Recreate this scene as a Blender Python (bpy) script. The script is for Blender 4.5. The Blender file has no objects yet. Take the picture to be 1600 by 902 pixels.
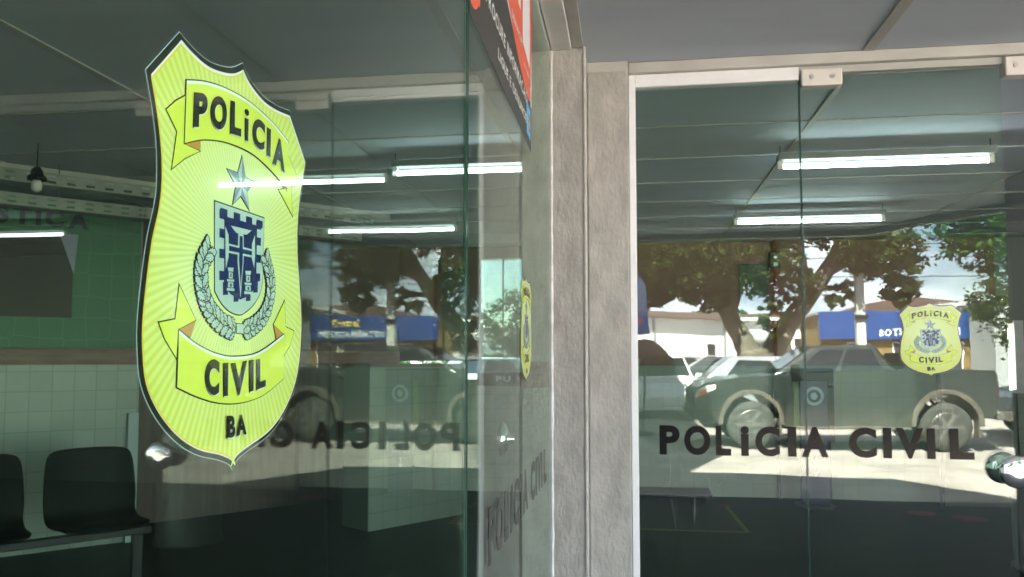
import bpy, bmesh, math, random
from mathutils import Vector, Matrix
from mathutils.geometry import tessellate_polygon
random.seed(7)
C = bpy.context.scene.collection
R = math.radians
H = 1.45                       # eye height; the floor is z = 0

# ---------------------------------------------------------------- camera
cd = bpy.data.cameras.new('camera'); cam = bpy.data.objects.new('camera', cd); C.objects.link(cam)
cam.location = (0, 0, H); cam.rotation_euler = (R(93.57), 0, R(8.24))
cd.sensor_width = 36; cd.lens = 28.125; cd.shift_y = 0.0194
cd.clip_start = 0.05; cd.clip_end = 3000
cd.dof.use_dof = True; cd.dof.focus_distance = 0.85; cd.dof.aperture_fstop = 20
bpy.context.scene.camera = cam

# ---------------------------------------------------------------- light, sky, exposure
SC = bpy.context.scene
SUN = Vector((0.30, -0.85, -1.05)).normalized()      # direction the light travels
w = bpy.data.worlds.new('World'); SC.world = w; w.use_nodes = True
nt = w.node_tree; nt.nodes.clear()
def wn(t, **k):
    n = nt.nodes.new(t)
    for a, b in k.items(): setattr(n, a, b)
    return n
sky = wn('ShaderNodeTexSky', sky_type='NISHITA', sun_disc=False)
sky.sun_elevation = math.asin(-SUN.z); sky.sun_rotation = math.atan2(-SUN.x, -SUN.y)
sky.air_density = 1.0; sky.dust_density = 0.6
tc = wn('ShaderNodeTexCoord'); mp = wn('ShaderNodeMapping'); mp.inputs['Scale'].default_value = (1, 1, 2.6)
nz = wn('ShaderNodeTexNoise'); nz.inputs['Scale'].default_value = 3.1; nz.inputs['Detail'].default_value = 9; nz.inputs['Roughness'].default_value = .58
cr = wn('ShaderNodeValToRGB'); cr.color_ramp.elements[0].position = .47; cr.color_ramp.elements[1].position = .60
nz2 = wn('ShaderNodeTexNoise'); nz2.inputs['Scale'].default_value = 7; nz2.inputs['Detail'].default_value = 6
cr2 = wn('ShaderNodeValToRGB'); cr2.color_ramp.elements[0].position = .35; cr2.color_ramp.elements[1].position = .65
cr2.color_ramp.elements[0].color = (6.5, 7.5, 9.5, 1); cr2.color_ramp.elements[1].color = (20, 20, 20, 1)
mx = wn('ShaderNodeMix', data_type='RGBA'); bg = wn('ShaderNodeBackground'); bg.inputs['Strength'].default_value = .040
ow = wn('ShaderNodeOutputWorld'); L = nt.links.new
L(tc.outputs['Generated'], mp.inputs['Vector']); L(mp.outputs[0], nz.inputs['Vector']); L(mp.outputs[0], nz2.inputs['Vector'])
L(nz.outputs['Fac'], cr.inputs['Fac']); L(nz2.outputs['Fac'], cr2.inputs['Fac'])
L(cr.outputs['Color'], mx.inputs[0]); L(sky.outputs[0], mx.inputs[6]); L(cr2.outputs['Color'], mx.inputs[7])
L(mx.outputs[2], bg.inputs['Color']); L(bg.outputs[0], ow.inputs['Surface'])
sd = bpy.data.lights.new('sun', 'SUN'); so = bpy.data.objects.new('sun', sd); C.objects.link(so)
sd.energy = 5; sd.angle = R(.53); sd.color = (1, .95, .87)
so.rotation_euler = SUN.to_track_quat('-Z', 'Y').to_euler(); so.location = (-5, 10, 12)
vs = SC.view_settings; vs.view_transform = 'Standard'; vs.look = 'None'; vs.gamma = 1; vs.exposure = 4.65
cy = SC.cycles
cy.use_denoising = True; cy.max_bounces = 10; cy.diffuse_bounces = 4; cy.glossy_bounces = 5
cy.transparent_max_bounces = 24; cy.sample_clamp_indirect = 4; cy.caustics_reflective = False; cy.caustics_refractive = False

# ---------------------------------------------------------------- materials
def mat(name, col, rough=.6, metal=0, spec=.5, noise=0, nscale=8, bump=0, bscale=60, col2=None, stretch=None, coat=0, emit=None, estr=0):
    m = bpy.data.materials.new(name); m.use_nodes = True; t = m.node_tree; b = t.nodes['Principled BSDF']
    b.inputs['Base Color'].default_value = (*col, 1); b.inputs['Roughness'].default_value = rough
    b.inputs['Metallic'].default_value = metal; b.inputs['Specular IOR Level'].default_value = spec
    b.inputs['Coat Weight'].default_value = coat
    if emit: b.inputs['Emission Color'].default_value = (*emit, 1); b.inputs['Emission Strength'].default_value = estr
    tc = t.nodes.new('ShaderNodeTexCoord'); mp = t.nodes.new('ShaderNodeMapping')
    t.links.new(tc.outputs['Object'], mp.inputs['Vector'])
    if stretch: mp.inputs['Scale'].default_value = stretch
    if noise or col2:
        n = t.nodes.new('ShaderNodeTexNoise'); n.inputs['Scale'].default_value = nscale; n.inputs['Detail'].default_value = 6
        r = t.nodes.new('ShaderNodeValToRGB')
        c2 = col2 or tuple(c * (1 - noise) for c in col)
        r.color_ramp.elements[0].color = (*c2, 1); r.color_ramp.elements[1].color = (*col, 1)
        r.color_ramp.elements[0].position = .35; r.color_ramp.elements[1].position = .62
        t.links.new(mp.outputs[0], n.inputs['Vector']); t.links.new(n.outputs['Fac'], r.inputs['Fac']); t.links.new(r.outputs[0], b.inputs['Base Color'])
    if bump:
        n = t.nodes.new('ShaderNodeTexNoise'); n.inputs['Scale'].default_value = bscale; n.inputs['Detail'].default_value = 5
        bp = t.nodes.new('ShaderNodeBump'); bp.inputs['Strength'].default_value = bump; bp.inputs['Distance'].default_value = .01
        t.links.new(mp.outputs[0], n.inputs['Vector']); t.links.new(n.outputs['Fac'], bp.inputs['Height']); t.links.new(bp.outputs[0], b.inputs['Normal'])
    return m

def glass_mat(name, tint, f0, dust_haze, power=6):
    m = bpy.data.materials.new(name); m.use_nodes = True; t = m.node_tree; t.nodes.clear()
    o = t.nodes.new('ShaderNodeOutputMaterial'); tr = t.nodes.new('ShaderNodeBsdfTransparent'); gl = t.nodes.new('ShaderNodeBsdfGlossy')
    tr.inputs[0].default_value = (*tint, 1); gl.inputs['Roughness'].default_value = 0.0; gl.inputs['Color'].default_value = (.96, 1, .98, 1)
    wv = t.nodes.new('ShaderNodeTexNoise'); wv.inputs['Scale'].default_value = 2.6; wv.inputs['Detail'].default_value = 1.5; wt = t.nodes.new('ShaderNodeTexCoord'); bp_ = t.nodes.new('ShaderNodeBump')
    bp_.inputs['Strength'].default_value = 1; bp_.inputs['Distance'].default_value = .0006; t.links.new(wt.outputs['Object'], wv.inputs['Vector']); t.links.new(wv.outputs['Fac'], bp_.inputs['Height']); t.links.new(bp_.outputs[0], gl.inputs['Normal'])
    lw = t.nodes.new('ShaderNodeLayerWeight'); lw.inputs['Blend'].default_value = .5
    p = t.nodes.new('ShaderNodeMath'); p.operation = 'POWER'; p.inputs[1].default_value = power
    ma = t.nodes.new('ShaderNodeMath'); ma.operation = 'MULTIPLY_ADD'; ma.inputs[1].default_value = 1 - f0; ma.inputs[2].default_value = f0
    mix = t.nodes.new('ShaderNodeMixShader'); t.links.new(lw.outputs['Facing'], p.inputs[0]); t.links.new(p.outputs[0], ma.inputs[0])
    t.links.new(ma.outputs[0], mix.inputs[0]); t.links.new(tr.outputs[0], mix.inputs[1]); t.links.new(gl.outputs[0], mix.inputs[2])
    df = t.nodes.new('ShaderNodeBsdfDiffuse'); df.inputs[0].default_value = (.45, .62, .5, 1)  # dust film, tinted green to lay a haze over dark areas
    tc = t.nodes.new('ShaderNodeTexCoord'); mp = t.nodes.new('ShaderNodeMapping'); mp.inputs['Scale'].default_value = (1, 1, .25)
    n = t.nodes.new('ShaderNodeTexNoise'); n.inputs['Scale'].default_value = 9; n.inputs['Detail'].default_value = 7
    t.links.new(tc.outputs['Object'], mp.inputs[0]); t.links.new(mp.outputs[0], n.inputs['Vector'])
    mr = t.nodes.new('ShaderNodeMapRange'); mr.inputs[1].default_value = .4; mr.inputs[2].default_value = .8
    mr.inputs[3].default_value = dust_haze; mr.inputs[4].default_value = dust_haze * 3
    t.links.new(n.outputs['Fac'], mr.inputs[0])
    m2 = t.nodes.new('ShaderNodeMixShader'); t.links.new(mr.outputs[0], m2.inputs[0]); t.links.new(mix.outputs[0], m2.inputs[1]); t.links.new(df.outputs[0], m2.inputs[2])
    t.links.new(m2.outputs[0], o.inputs[0]); return m

def tile_mat(name, col, grout, size, rough=.35, vary=.1, axis='XZ'):
    m = bpy.data.materials.new(name); m.use_nodes = True; t = m.node_tree; b = t.nodes['Principled BSDF']
    tc = t.nodes.new('ShaderNodeTexCoord'); sp = t.nodes.new('ShaderNodeSeparateXYZ'); cb = t.nodes.new('ShaderNodeCombineXYZ')
    t.links.new(tc.outputs['Object'], sp.inputs[0])
    t.links.new(sp.outputs[axis[0]], cb.inputs[0]); t.links.new(sp.outputs[axis[1]], cb.inputs[1])
    br = t.nodes.new('ShaderNodeTexBrick'); br.offset = 0; br.inputs['Scale'].default_value = 1; br.inputs['Mortar Size'].default_value = .0028
    br.inputs['Brick Width'].default_value = size; br.inputs['Row Height'].default_value = size; br.inputs['Mortar Smooth'].default_value = .2
    br.inputs['Color1'].default_value = (*col, 1); br.inputs['Color2'].default_value = (*[c * (1 - vary) for c in col], 1); br.inputs['Mortar'].default_value = (*grout, 1)
    t.links.new(cb.outputs[0], br.inputs['Vector']); t.links.new(br.outputs['Color'], b.inputs['Base Color'])
    b.inputs['Roughness'].default_value = rough
    return m

M = {}
M['concrete'] = mat('concrete', (.45, .44, .405), .9, noise=.22, nscale=16, bump=.55, bscale=75, stretch=(1, 1, .5))
M['bead'] = mat('silicone', (.78, .78, .77), .5, noise=.2, nscale=30, bump=.6, bscale=40)
M['edge_highlight'] = mat('edge_highlight', (.60, .58, .55), .8, bump=.4, bscale=90, noise=.2, nscale=20)
M['white_paint'] = mat('white_paint', (.74, .75, .72), .55, noise=.1, nscale=10, bump=.1)
M['white_alu'] = mat('white_aluminium', (.86, .88, .90), .4, noise=.05, nscale=20)
M['header'] = mat('header_paint', (.51, .51, .47), .7, noise=.15, nscale=9, stretch=(.4, 1, 1))
M['ceiling'] = mat('ceiling_board', (.50, .57, .64), .7, noise=.07, nscale=4, stretch=(.3, 1, 1))
M['ceiling_joint'] = mat('ceiling_joint', (.42, .43, .40), .6)
M['plastic_white'] = mat('white_plastic', (.72, .69, .64), .4, noise=.06)
M['steel'] = mat('polished_steel', (.85, .86, .87), .07, 1)
M['steel_dull'] = mat('brushed_steel', (.6, .61, .6), .35, 1, noise=.1)
M['glass'] = glass_mat('green_glass', (.875, .96, .905), .048, .0016)
M['glass_door'] = glass_mat('green_door_glass', (.88, .955, .905), .048, .0016)
M['glass_edge'] = mat('glass_edge', (.02, .07, .05), .15)
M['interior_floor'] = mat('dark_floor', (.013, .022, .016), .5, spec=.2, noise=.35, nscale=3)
M['tile'] = tile_mat('green_white_tile', (.33, .385, .315), (.18, .23, .195), .15)
M['tile_soft'] = tile_mat('hall_tile', (.27, .32, .26), (.215, .26, .21), .15)
M['brown_wall'] = mat('brown_wall', (.30, .165, .135), .8, noise=.1, nscale=3)
M['grey_wall'] = mat('pale_wall', (.26, .28, .25), .8, noise=.08, nscale=3)
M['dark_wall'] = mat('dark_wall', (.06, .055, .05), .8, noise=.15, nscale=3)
M['trim'] = mat('brown_trim', (.25, .15, .11), .5, noise=.3, nscale=5, stretch=(1, 1, 6))
M['wood_dark'] = mat('dark_wood', (.10, .06, .04), .5, noise=.35, nscale=4, stretch=(5, 5, .6))
M['black'] = mat('black_plastic', (.004, .007, .005), .6, spec=.18, noise=.2, nscale=20)
M['letter'] = mat('black_vinyl', (.004, .005, .005), .15, spec=.12)
M['metal_dark'] = mat('dark_metal', (.02, .02, .02), .4, .3)
M['tray'] = mat('galvanised_tray', (.30, .33, .28), .5, .2, noise=.2)
M['tube'] = mat('lit_tube', (.9, .95, 1), .3, emit=(.86, .96, 1.0), estr=1.25)
M['tube_ghost'] = mat('ghost_tube', (.5, .6, .7), .3, emit=(.7, .85, 1.0), estr=.05)
M['batten_shield'] = mat('shield_grey', (.16, .17, .17), .7)
M['red_pipe'] = mat('red_pipe', (.30, .035, .02), .4, noise=.2)
M['blue'] = mat('blue_board', (.006, .02, .09), .4)
M['yellow_tape'] = mat('yellow_tape', (.22, .19, .03), .6, noise=.5, nscale=30)
M['pink'] = mat('pink_sticker', (.24, .04, .07), .6, noise=.3, nscale=12)
M['pale_blue'] = mat('pale_print', (.45, .55, .62), .5)

# ---------------------------------------------------------------- mesh helpers
class MB:
    def __init__(s): s.v = []; s.f = []
    def add(s, vs, fs):
        n = len(s.v); s.v += [tuple(v) for v in vs]; s.f += [tuple(i + n for i in f) for f in fs]; return s
    def box(s, x0, x1, y0, y1, z0, z1):
        return s.add([(x0,y0,z0),(x1,y0,z0),(x1,y1,z0),(x0,y1,z0),(x0,y0,z1),(x1,y0,z1),(x1,y1,z1),(x0,y1,z1)],
                     [(0,3,2,1),(4,5,6,7),(0,1,5,4),(1,2,6,5),(2,3,7,6),(3,0,4,7)])
    def prism(s, poly, a0, a1, axis='y'):      # poly in the two other axes, extruded
        tri = tessellate_polygon([[Vector((p[0], p[1], 0)) for p in poly]]); n = len(poly)
        def P(p, a): return {'y': (p[0], a, p[1]), 'x': (a, p[0], p[1]), 'z': (p[0], p[1], a)}[axis]
        vs = [P(p, a0) for p in poly] + [P(p, a1) for p in poly]
        fs = [tuple(t) for t in tri] + [tuple(i + n for i in reversed(t)) for t in tri]
        fs += [(i, (i + 1) % n, (i + 1) % n + n, i + n) for i in range(n)]
        return s.add(vs, fs)
    def flat(s, poly, d):                      # a flat printed shape in the xz plane at depth y=d, thin solid
        tri = tessellate_polygon([[Vector((p[0], p[1], 0)) for p in poly]])
        return s.add([(p[0], d, p[1]) for p in poly], [tuple(t) for t in tri])
    def tube(s, pts, rad, n=8, cap=True):
        pts = [Vector(p) for p in pts]; rr = rad if isinstance(rad, (list, tuple)) else [rad] * len(pts)
        base = len(s.v); prev = None
        for i, p in enumerate(pts):
            d = (pts[min(i + 1, len(pts) - 1)] - pts[max(i - 1, 0)]).normalized()
            a = prev if prev else (Vector((0, 0, 1)) if abs(d.z) < .9 else Vector((1, 0, 0)))
            a = (a - d * a.dot(d)).normalized(); b = d.cross(a); prev = a
            for k in range(n):
                t = 2 * math.pi * k / n; s.v.append(tuple(p + (a * math.cos(t) + b * math.sin(t)) * rr[i]))
        for i in range(len(pts) - 1):
            for k in range(n):
                q = base + i * n; s.f.append((q + k, q + (k + 1) % n, q + n + (k + 1) % n, q + n + k))
        if cap: s.f.append(tuple(base + k for k in reversed(range(n)))); s.f.append(tuple(base + (len(pts) - 1) * n + k for k in range(n)))
        return s
    def lathe(s, prof, o=(0, 0, 0), axis='z', n=24):   # prof: (radius, along)
        base = len(s.v)
        for r, a in prof:
            for k in range(n):
                t = 2 * math.pi * k / n; c, q = r * math.cos(t), r * math.sin(t)
                p = {'z': (c, q, a), 'y': (c, a, q), 'x': (a, c, q)}[axis]
                s.v.append((p[0] + o[0], p[1] + o[1], p[2] + o[2]))
        for i in range(len(prof) - 1):
            for k in range(n): q = base + i * n; s.f.append((q + k, q + (k + 1) % n, q + n + (k + 1) % n, q + n + k))
        s.f.append(tuple(base + k for k in range(n))); s.f.append(tuple(base + (len(prof) - 1) * n + k for k in range(n)))
        return s
    def build(s, name, m, parent=None, smooth=False, bevel=0, origin=None):
        me = bpy.data.meshes.new(name); o0 = Vector(origin) if origin else Vector((0, 0, 0))
        me.from_pydata([tuple(Vector(v) - o0) for v in s.v], [], s.f)
        bm = bmesh.new(); bm.from_mesh(me); bmesh.ops.recalc_face_normals(bm, faces=bm.faces); bm.to_mesh(me); bm.free()
        me.materials.append(m); ob = bpy.data.objects.new(name, me); C.objects.link(ob)
        if origin: ob.location = o0
        if parent: ob.parent = parent
        if smooth:
            for p in me.polygons: p.use_smooth = True
        if bevel:
            b = ob.modifiers.new('bevel', 'BEVEL'); b.width = bevel; b.segments = 2; b.limit_method = 'ANGLE'; b.angle_limit = R(35)
        return ob
def tag(o, label=None, cat=None, group=None, kind=None):
    if label: o['label'] = label
    if cat: o['category'] = cat
    if group: o['group'] = group
    if kind: o['kind'] = kind
    return o
def thing(name, label, cat, loc=(0, 0, 0), rz=0, group=None):
    o = bpy.data.objects.new(name, None); C.objects.link(o); o.location = loc; o.rotation_euler = (0, 0, rz)
    return tag(o, label, cat, group)
def dup(root, loc, rz=None, label=None, name=None, scale=None):
    r = root.copy(); C.objects.link(r); r.location = loc
    if rz is not None: r.rotation_euler = (0, 0, rz)
    if label: r['label'] = label
    if scale: r.scale = (scale,) * 3
    def rec(a, b):
        for ch in list(a.children):
            c = ch.copy(); C.objects.link(c); c.parent = b; rec(ch, c)
    rec(root, r); return r

# pixel of the photograph -> point on a real plane (used to trace print onto its pane)
_f = 1250; _yw = R(8.24); _p = R(3.57)
_F = Vector((-math.sin(_yw) * math.cos(_p), math.cos(_yw) * math.cos(_p), math.sin(_p))); _R = Vector((math.cos(_yw), math.sin(_yw), 0)); _U = _R.cross(_F)
def onx(u, v, x=-.2975):
    r = _F + _R * ((u - 800) / _f) + _U * ((482 - v) / _f); k = x / r.x; return (r.y * k, r.z * k + H)

# ================================================================= THE SETTING
g = MB().box(-400, 400, -500, 300, -.4, -.02)
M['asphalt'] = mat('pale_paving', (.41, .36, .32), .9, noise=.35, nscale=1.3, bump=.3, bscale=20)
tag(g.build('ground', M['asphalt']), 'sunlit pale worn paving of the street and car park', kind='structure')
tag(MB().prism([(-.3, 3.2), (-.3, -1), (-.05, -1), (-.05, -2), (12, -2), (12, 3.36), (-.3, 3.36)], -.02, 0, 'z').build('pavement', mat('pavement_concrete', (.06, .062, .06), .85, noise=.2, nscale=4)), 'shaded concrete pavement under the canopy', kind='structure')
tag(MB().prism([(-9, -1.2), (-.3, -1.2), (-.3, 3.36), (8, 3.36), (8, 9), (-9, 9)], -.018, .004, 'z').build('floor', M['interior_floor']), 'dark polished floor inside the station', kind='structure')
ceil_poly = [(-9, -1.5), (-.3, -1.5), (2.3, -1.35), (3.3, .4), (8.5, .4), (8.5, 10), (-9, 10)]  # overhang past the back wall added to keep sun out of the windows
CZ = 2.688
tag(MB().prism(ceil_poly, CZ, CZ + .25, 'z').build('ceiling', M['ceiling']), 'grey boarded ceiling running from the canopy to inside', kind='structure')
j = MB()
for x in (-3.9, -2.28, -.66, .965, 2.59, 4.2):
    j.box(x - .022, x + .022, -1.2 if x < 2.4 else .5, 3.34, CZ - .006, CZ + .002); j.box(x - .016, x + .016, 3.37, 8.65, CZ - .006, CZ + .002)
for y in (-.6, .1, .8): j.box(-9, 2.2, y - .011, y + .011, CZ - .0055, CZ + .002)
for k in range(8): y = 3.6 + k * .695; j.box(-8.9, 7.9, y - .011, y + .011, CZ - .0045, CZ + .002)
jo = j.build('ceiling_strip', M['ceiling_joint']); tag(jo, 'pale joint strips between the grey ceiling boards', kind='structure')
fa = thing('canopy_edge', 'pale fascia strip along the slanted outer edge of the canopy', 'fascia', (2.3, -1.35, 2.6))
pl = [(-.3, -1.5), (2.3, -1.35), (3.3, .4), (8.5, .4)]
for i in range(3):
    (x0, y0), (x1, y1) = pl[i], pl[i + 1]; d = Vector((x1 - x0, y1 - y0)).normalized(); n = Vector((d.y, -d.x)) * .05
    MB().prism([(x0, y0), (x1, y1), (x1 + n.x, y1 + n.y), (x0 + n.x, y0 + n.y)], CZ - .06, CZ + .3, 'z').build('fascia_board', M['white_paint'], fa).location = (-2.3, 1.35, -2.6)

# columns ------------------------------------------------------------
col = thing('concrete_column', 'stepped rough grey concrete column between the two glass fronts', 'column', (-.2, 3.2, 0))
def at(o, root): o.location = -Vector(root.location); return o
at(MB().box(-.414, -.160, 3.12, 3.5, 0, CZ).build('shaft', M['concrete'], col, bevel=.006), col)
at(MB().box(-.1585, .010, 3.28, 3.5, 0, CZ - .046).build('shaft', M['concrete'], col, bevel=.005), col)
at(MB().box(-.1585, .0095, 3.30, 3.5, CZ - .046, CZ - .001).build('capping', M['header'], col), col)
at(MB().box(-.166, -.1565, 3.1145, 3.128, 0, CZ - .002).build('corner_highlight', M['edge_highlight'], col, bevel=.002), col)  # pale strip paints a highlight along the column's corner
at(MB().box(-.4155, -.302, 3.117, 3.20, 1.335, 1.437).build('painted_band', M['trim'], col), col)
bead = MB()
for i in range(60):
    pass
pts = [(-.2935 + random.uniform(-.0012, .0012), 3.1165, 0.01 + i * .0444) for i in range(61)]
bead.tube(pts, [random.choice((.0042, .0045, .005, .0065)) for _ in pts], 8)
tag(bead.build('silicone_joint', M['bead'], smooth=True), 'white silicone joint sealing side glass against the concrete column', 'sealant')

# facade header and frames ---------------------------------------------
hd = thing('door_header', 'long beige beam above the glass doors beside the column', 'beam', (3, 3.36, 2.6))
at(MB().box(.012, 5.2, 3.315, 3.405, 2.640, CZ - .002).build('beam', M['header'], hd, bevel=.004), hd)
at(MB().box(.012, 5.2, 3.345, 3.375, 2.612, 2.642).build('track', M['ceiling_joint'], hd), hd)
fr = thing('fixed_glass_panel', 'fixed glass panel in a white frame left of the glass door', 'glass panel', (.37, 3.36, 0))
at(MB().box(.0125, .040, 3.335, 3.385, .0, 2.6385).build('frame', M['white_alu'], fr, bevel=.002), fr)
at(MB().box(.0405, .700, 3.335, 3.385, 2.585, 2.6385).build('frame', M['white_alu'], fr, bevel=.002), fr)
at(MB().box(.0405, .699, 3.350, 3.360, .02, 2.600).build('pane', M['glass'], fr), fr)
at(MB().box(.6995, .7025, 3.3495, 3.3605, .02, 2.584).build('edge', M['glass_edge'], fr), fr)
def glass_door(name, label, x0, x1, clips):
    d = thing(name, label, 'glass door', ((x0 + x1) / 2, 3.355, 0))
    at(MB().box(x0, x1, 3.350, 3.360, .012, 2.606).build('pane', M['glass_door'], d), d)
    at(MB().box(x0 - .003, x0 - .0005, 3.3495, 3.3605, .012, 2.606).build('edge', M['glass_edge'], d), d)
    for a, b in clips:
        c = at(MB().box(a, b, 3.325, 3.385, 2.555, 2.625).build('clip', M['plastic_white'], d, bevel=.006), d)
        for k in (.25, .75):
            MB().lathe([(.009, 3.3225), (.009, 3.326)], (a + (b - a) * k, 0, 2.59), 'y', 12).build('screw', M['steel_dull'], c)
    return d
door = glass_door('glass_door', 'sliding green glass door with round steel knob and small badge sticker', .7065, 1.470, [(.708, .868)])
def knob(parent, x, y, z, ax='y', sgn=-1):
    k = MB().lathe([(.018, sgn * .004), (.018, sgn * .035), (.036, sgn * .038), (.056, sgn * .046), (.062, sgn * .052), (.062, sgn * .066), (.057, sgn * .071), (.02, sgn * .0725)], (0, 0, 0), ax, 32).build('knob', M['steel'], parent, smooth=True)
    k.location = Vector((x, y, z)) - Vector(parent.location); return k
knob(door, 1.450, 3.350, 1.022); knob(door, 1.450, 3.360, 1.022, sgn=1)
pv = at(MB().box(1.478, 1.64, 3.325, 3.385, 2.560, 2.636).build('pivot_clip', M['plastic_white'], hd, bevel=.006), hd)
MB().lathe([(.009, 3.3225), (.009, 3.326)], (1.515, 0, 2.6), 'y', 12).build('screw', M['steel_dull'], pv)
far = thing('fixed_glass_panel', 'fixed glass panel beyond the open doorway at the right', 'glass panel', (4, 3.36, 0))
at(MB().box(3.3, 5.2, 3.350, 3.360, .02, 2.61).build('pane', M['glass'], far), far)
tag(MB().box(5.2, 8, 3.2, 3.5, 0, CZ).build('wall', M['grey_wall']), 'pale outside wall at the far right of the glass front', 'wall')

# side glass front (plane x = -0.292) ------------------------------------
GX0, GX1 = -.2965, -.2925
pa = thing('side_glass_panel', 'near side glass panel carrying the big yellow badge sticker', 'glass panel', (-.294, .6, 0))
at(MB().box(GX0, GX1, -.55, 1.428, .01, 2.66).build('pane', glass_mat('side_glass', (.875, .96, .905), .05, .0016, 5), pa), pa)
at(MB().box(GX0 - .001, GX1 + .001, 1.4285, 1.4325, .01, 2.66).build('edge', M['glass_edge'], pa), pa)
pb = thing('side_glass_door', 'side glass door with lettering, meeting the concrete column', 'glass door', (-.294, 2.3, 0))
at(MB().box(GX0, GX1, 1.447, 3.116, .01, 2.66).build('pane', glass_mat('side_door_glass', (.88, .955, .905), .048, .0016, 8.5), pb), pb)
at(MB().box(GX0 - .001, GX1 + .001, 1.4435, 1.4465, .01, 2.66).build('edge', M['glass_edge'], pb), pb)
kk = MB().lathe([(.014, -.004), (.014, -.018), (.030, -.022), (.044, -.030), (.046, -.040), (.016, -.050)], (0, 0, 0), 'x', 28).build('knob', M['steel'], pb, smooth=True); kk.location = (-.2975 + .294, 2.13 - 2.3, 1.235)
sh = thing('side_header', 'white boxed beam above the side glass running into the column', 'beam', (-.25, 1.5, 2.67))
at(MB().box(-.2915, -.212, -.5, 3.118, CZ - .012, CZ + .004).build('beam', M['white_paint'], sh, bevel=.003), sh)
at(MB().box(-.205, -.165, -.5, 3.118, CZ - .006, CZ + .003).build('strip', M['header'], sh), sh)
at(MB().box(-.33, -.2975, -.5, 3.118, 2.661, CZ + .001).build('track', M['white_paint'], sh), sh)

# wing behind the viewer
wg = thing('station_wing', 'plain painted wing of the station stretching away behind the side glass', 'building', (-3, -9, 0))
at(MB().box(-6, -.30, -20, -.9, 0, 5.9).build('wall', mat('wing_paint', (.5, .5, .46), .8, noise=.1, nscale=2), wg), wg)
at(MB().box(-6.1, -.2, -20.1, -1.55, 5.9005, 6.05).build('roof', M['header'], wg), wg)

# interior walls ----------------------------------------------------------
def wall(name, label, p0, p1, pieces, th=.12):
    """pieces: (part name, s0, s1, z0, z1, proud, material); s runs from p0 to p1, the face looks to the right-hand side normal"""
    a, b = Vector((*p0, 0)), Vector((*p1, 0)); d = b - a
    o = thing(name, label, 'wall', a, math.atan2(d.y, d.x)); Lg = d.length
    for n, s0, s1, z0, z1, pr, m in pieces:
        s0 = 0 if s0 is None else s0; s1 = Lg if s1 is None else s1
        MB().box(s0, s1, -pr, th, z0, z1).build(n, M[m], o)
    return o
WT = 1.37
bw = wall('wall', 'brown inner wall with green-white tiles below, facing the glass doors', (-1.13, 8.72), (3.70, 8.72),
     [('plaster', None, None, WT + .05, CZ - .001, 0, 'brown_wall'), ('wainscot', None, None, 0, WT, .015, 'tile_soft'), ('trim', None, None, WT, WT + .05, .02, 'trim')])
wall('wall', 'brown inner wall right of the narrow bright window', (3.86, 8.72), (8, 8.72),
     [('plaster', None, None, WT + .05, CZ - .001, 0, 'grey_wall'), ('wainscot', None, None, 0, WT, .015, 'tile'), ('trim', None, None, WT, WT + .05, .02, 'trim')])
sw = thing('narrow_window', 'narrow bright upright window in the back wall', 'window', (3.78, 8.75, 0))
for (x0, x1, z0, z1) in ((3.70, 3.86, 0, 1.13), (3.70, 3.86, 1.80, CZ - .001)): at(MB().box(x0 + .001, x1 - .001, 8.7215, 8.83, z0, z1).build('wall_infill', M['grey_wall'], sw), sw)
for (x0, x1, z0, z1) in ((3.68, 3.715, 1.10, 1.83), (3.845, 3.93, 1.10, 1.83), (3.7155, 3.8445, 1.10, 1.135)): at(MB().box(x0, x1, 8.68, 8.76, z0, z1).build('frame', M['white_paint'], sw), sw)
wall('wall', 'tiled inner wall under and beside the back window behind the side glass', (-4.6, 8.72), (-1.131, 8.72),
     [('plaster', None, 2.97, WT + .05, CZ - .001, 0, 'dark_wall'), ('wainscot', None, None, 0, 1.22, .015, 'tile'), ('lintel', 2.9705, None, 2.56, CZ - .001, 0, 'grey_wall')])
bwn = thing('back_window', 'back window with a dark sill band reading PU, seen through side glass', 'window', (-1.38, 8.74, 1.2))
at(MB().box(-1.64, -1.135, 8.66, 8.71, 1.150, 1.295).build('sill_band', M['metal_dark'], bwn), bwn)
at(MB().box(-1.375, -1.36, 8.75, 8.77, 1.30, 2.56).build('mullion', M['metal_dark'], bwn), bwn)
at(MB().box(-1.63, -1.132, 8.735, 8.741, 1.221, 2.559).build('pane', glass_mat('dimming_glass', (.36, .42, .40), .05, .01), bwn), bwn)  # dark tint added to dim the bright view outside
wall('wall', 'right-hand inner wall of the waiting hall', (8, 8.7), (8, 3.5), [('plaster', None, None, 0, CZ - .001, 0, 'grey_wall')])
wall('wall', 'left-hand inner wall behind the seats', (-9, -1.2), (-9, 8.7), [('plaster', None, None, 0, CZ - .001, 0, 'grey_wall')])
wall('wall', 'rear inner wall of the waiting room near the viewer', (-.31, -1.15), (-9, -1.15), [('plaster', None, None, 0, CZ - .001, 0, 'grey_wall')])
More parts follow.
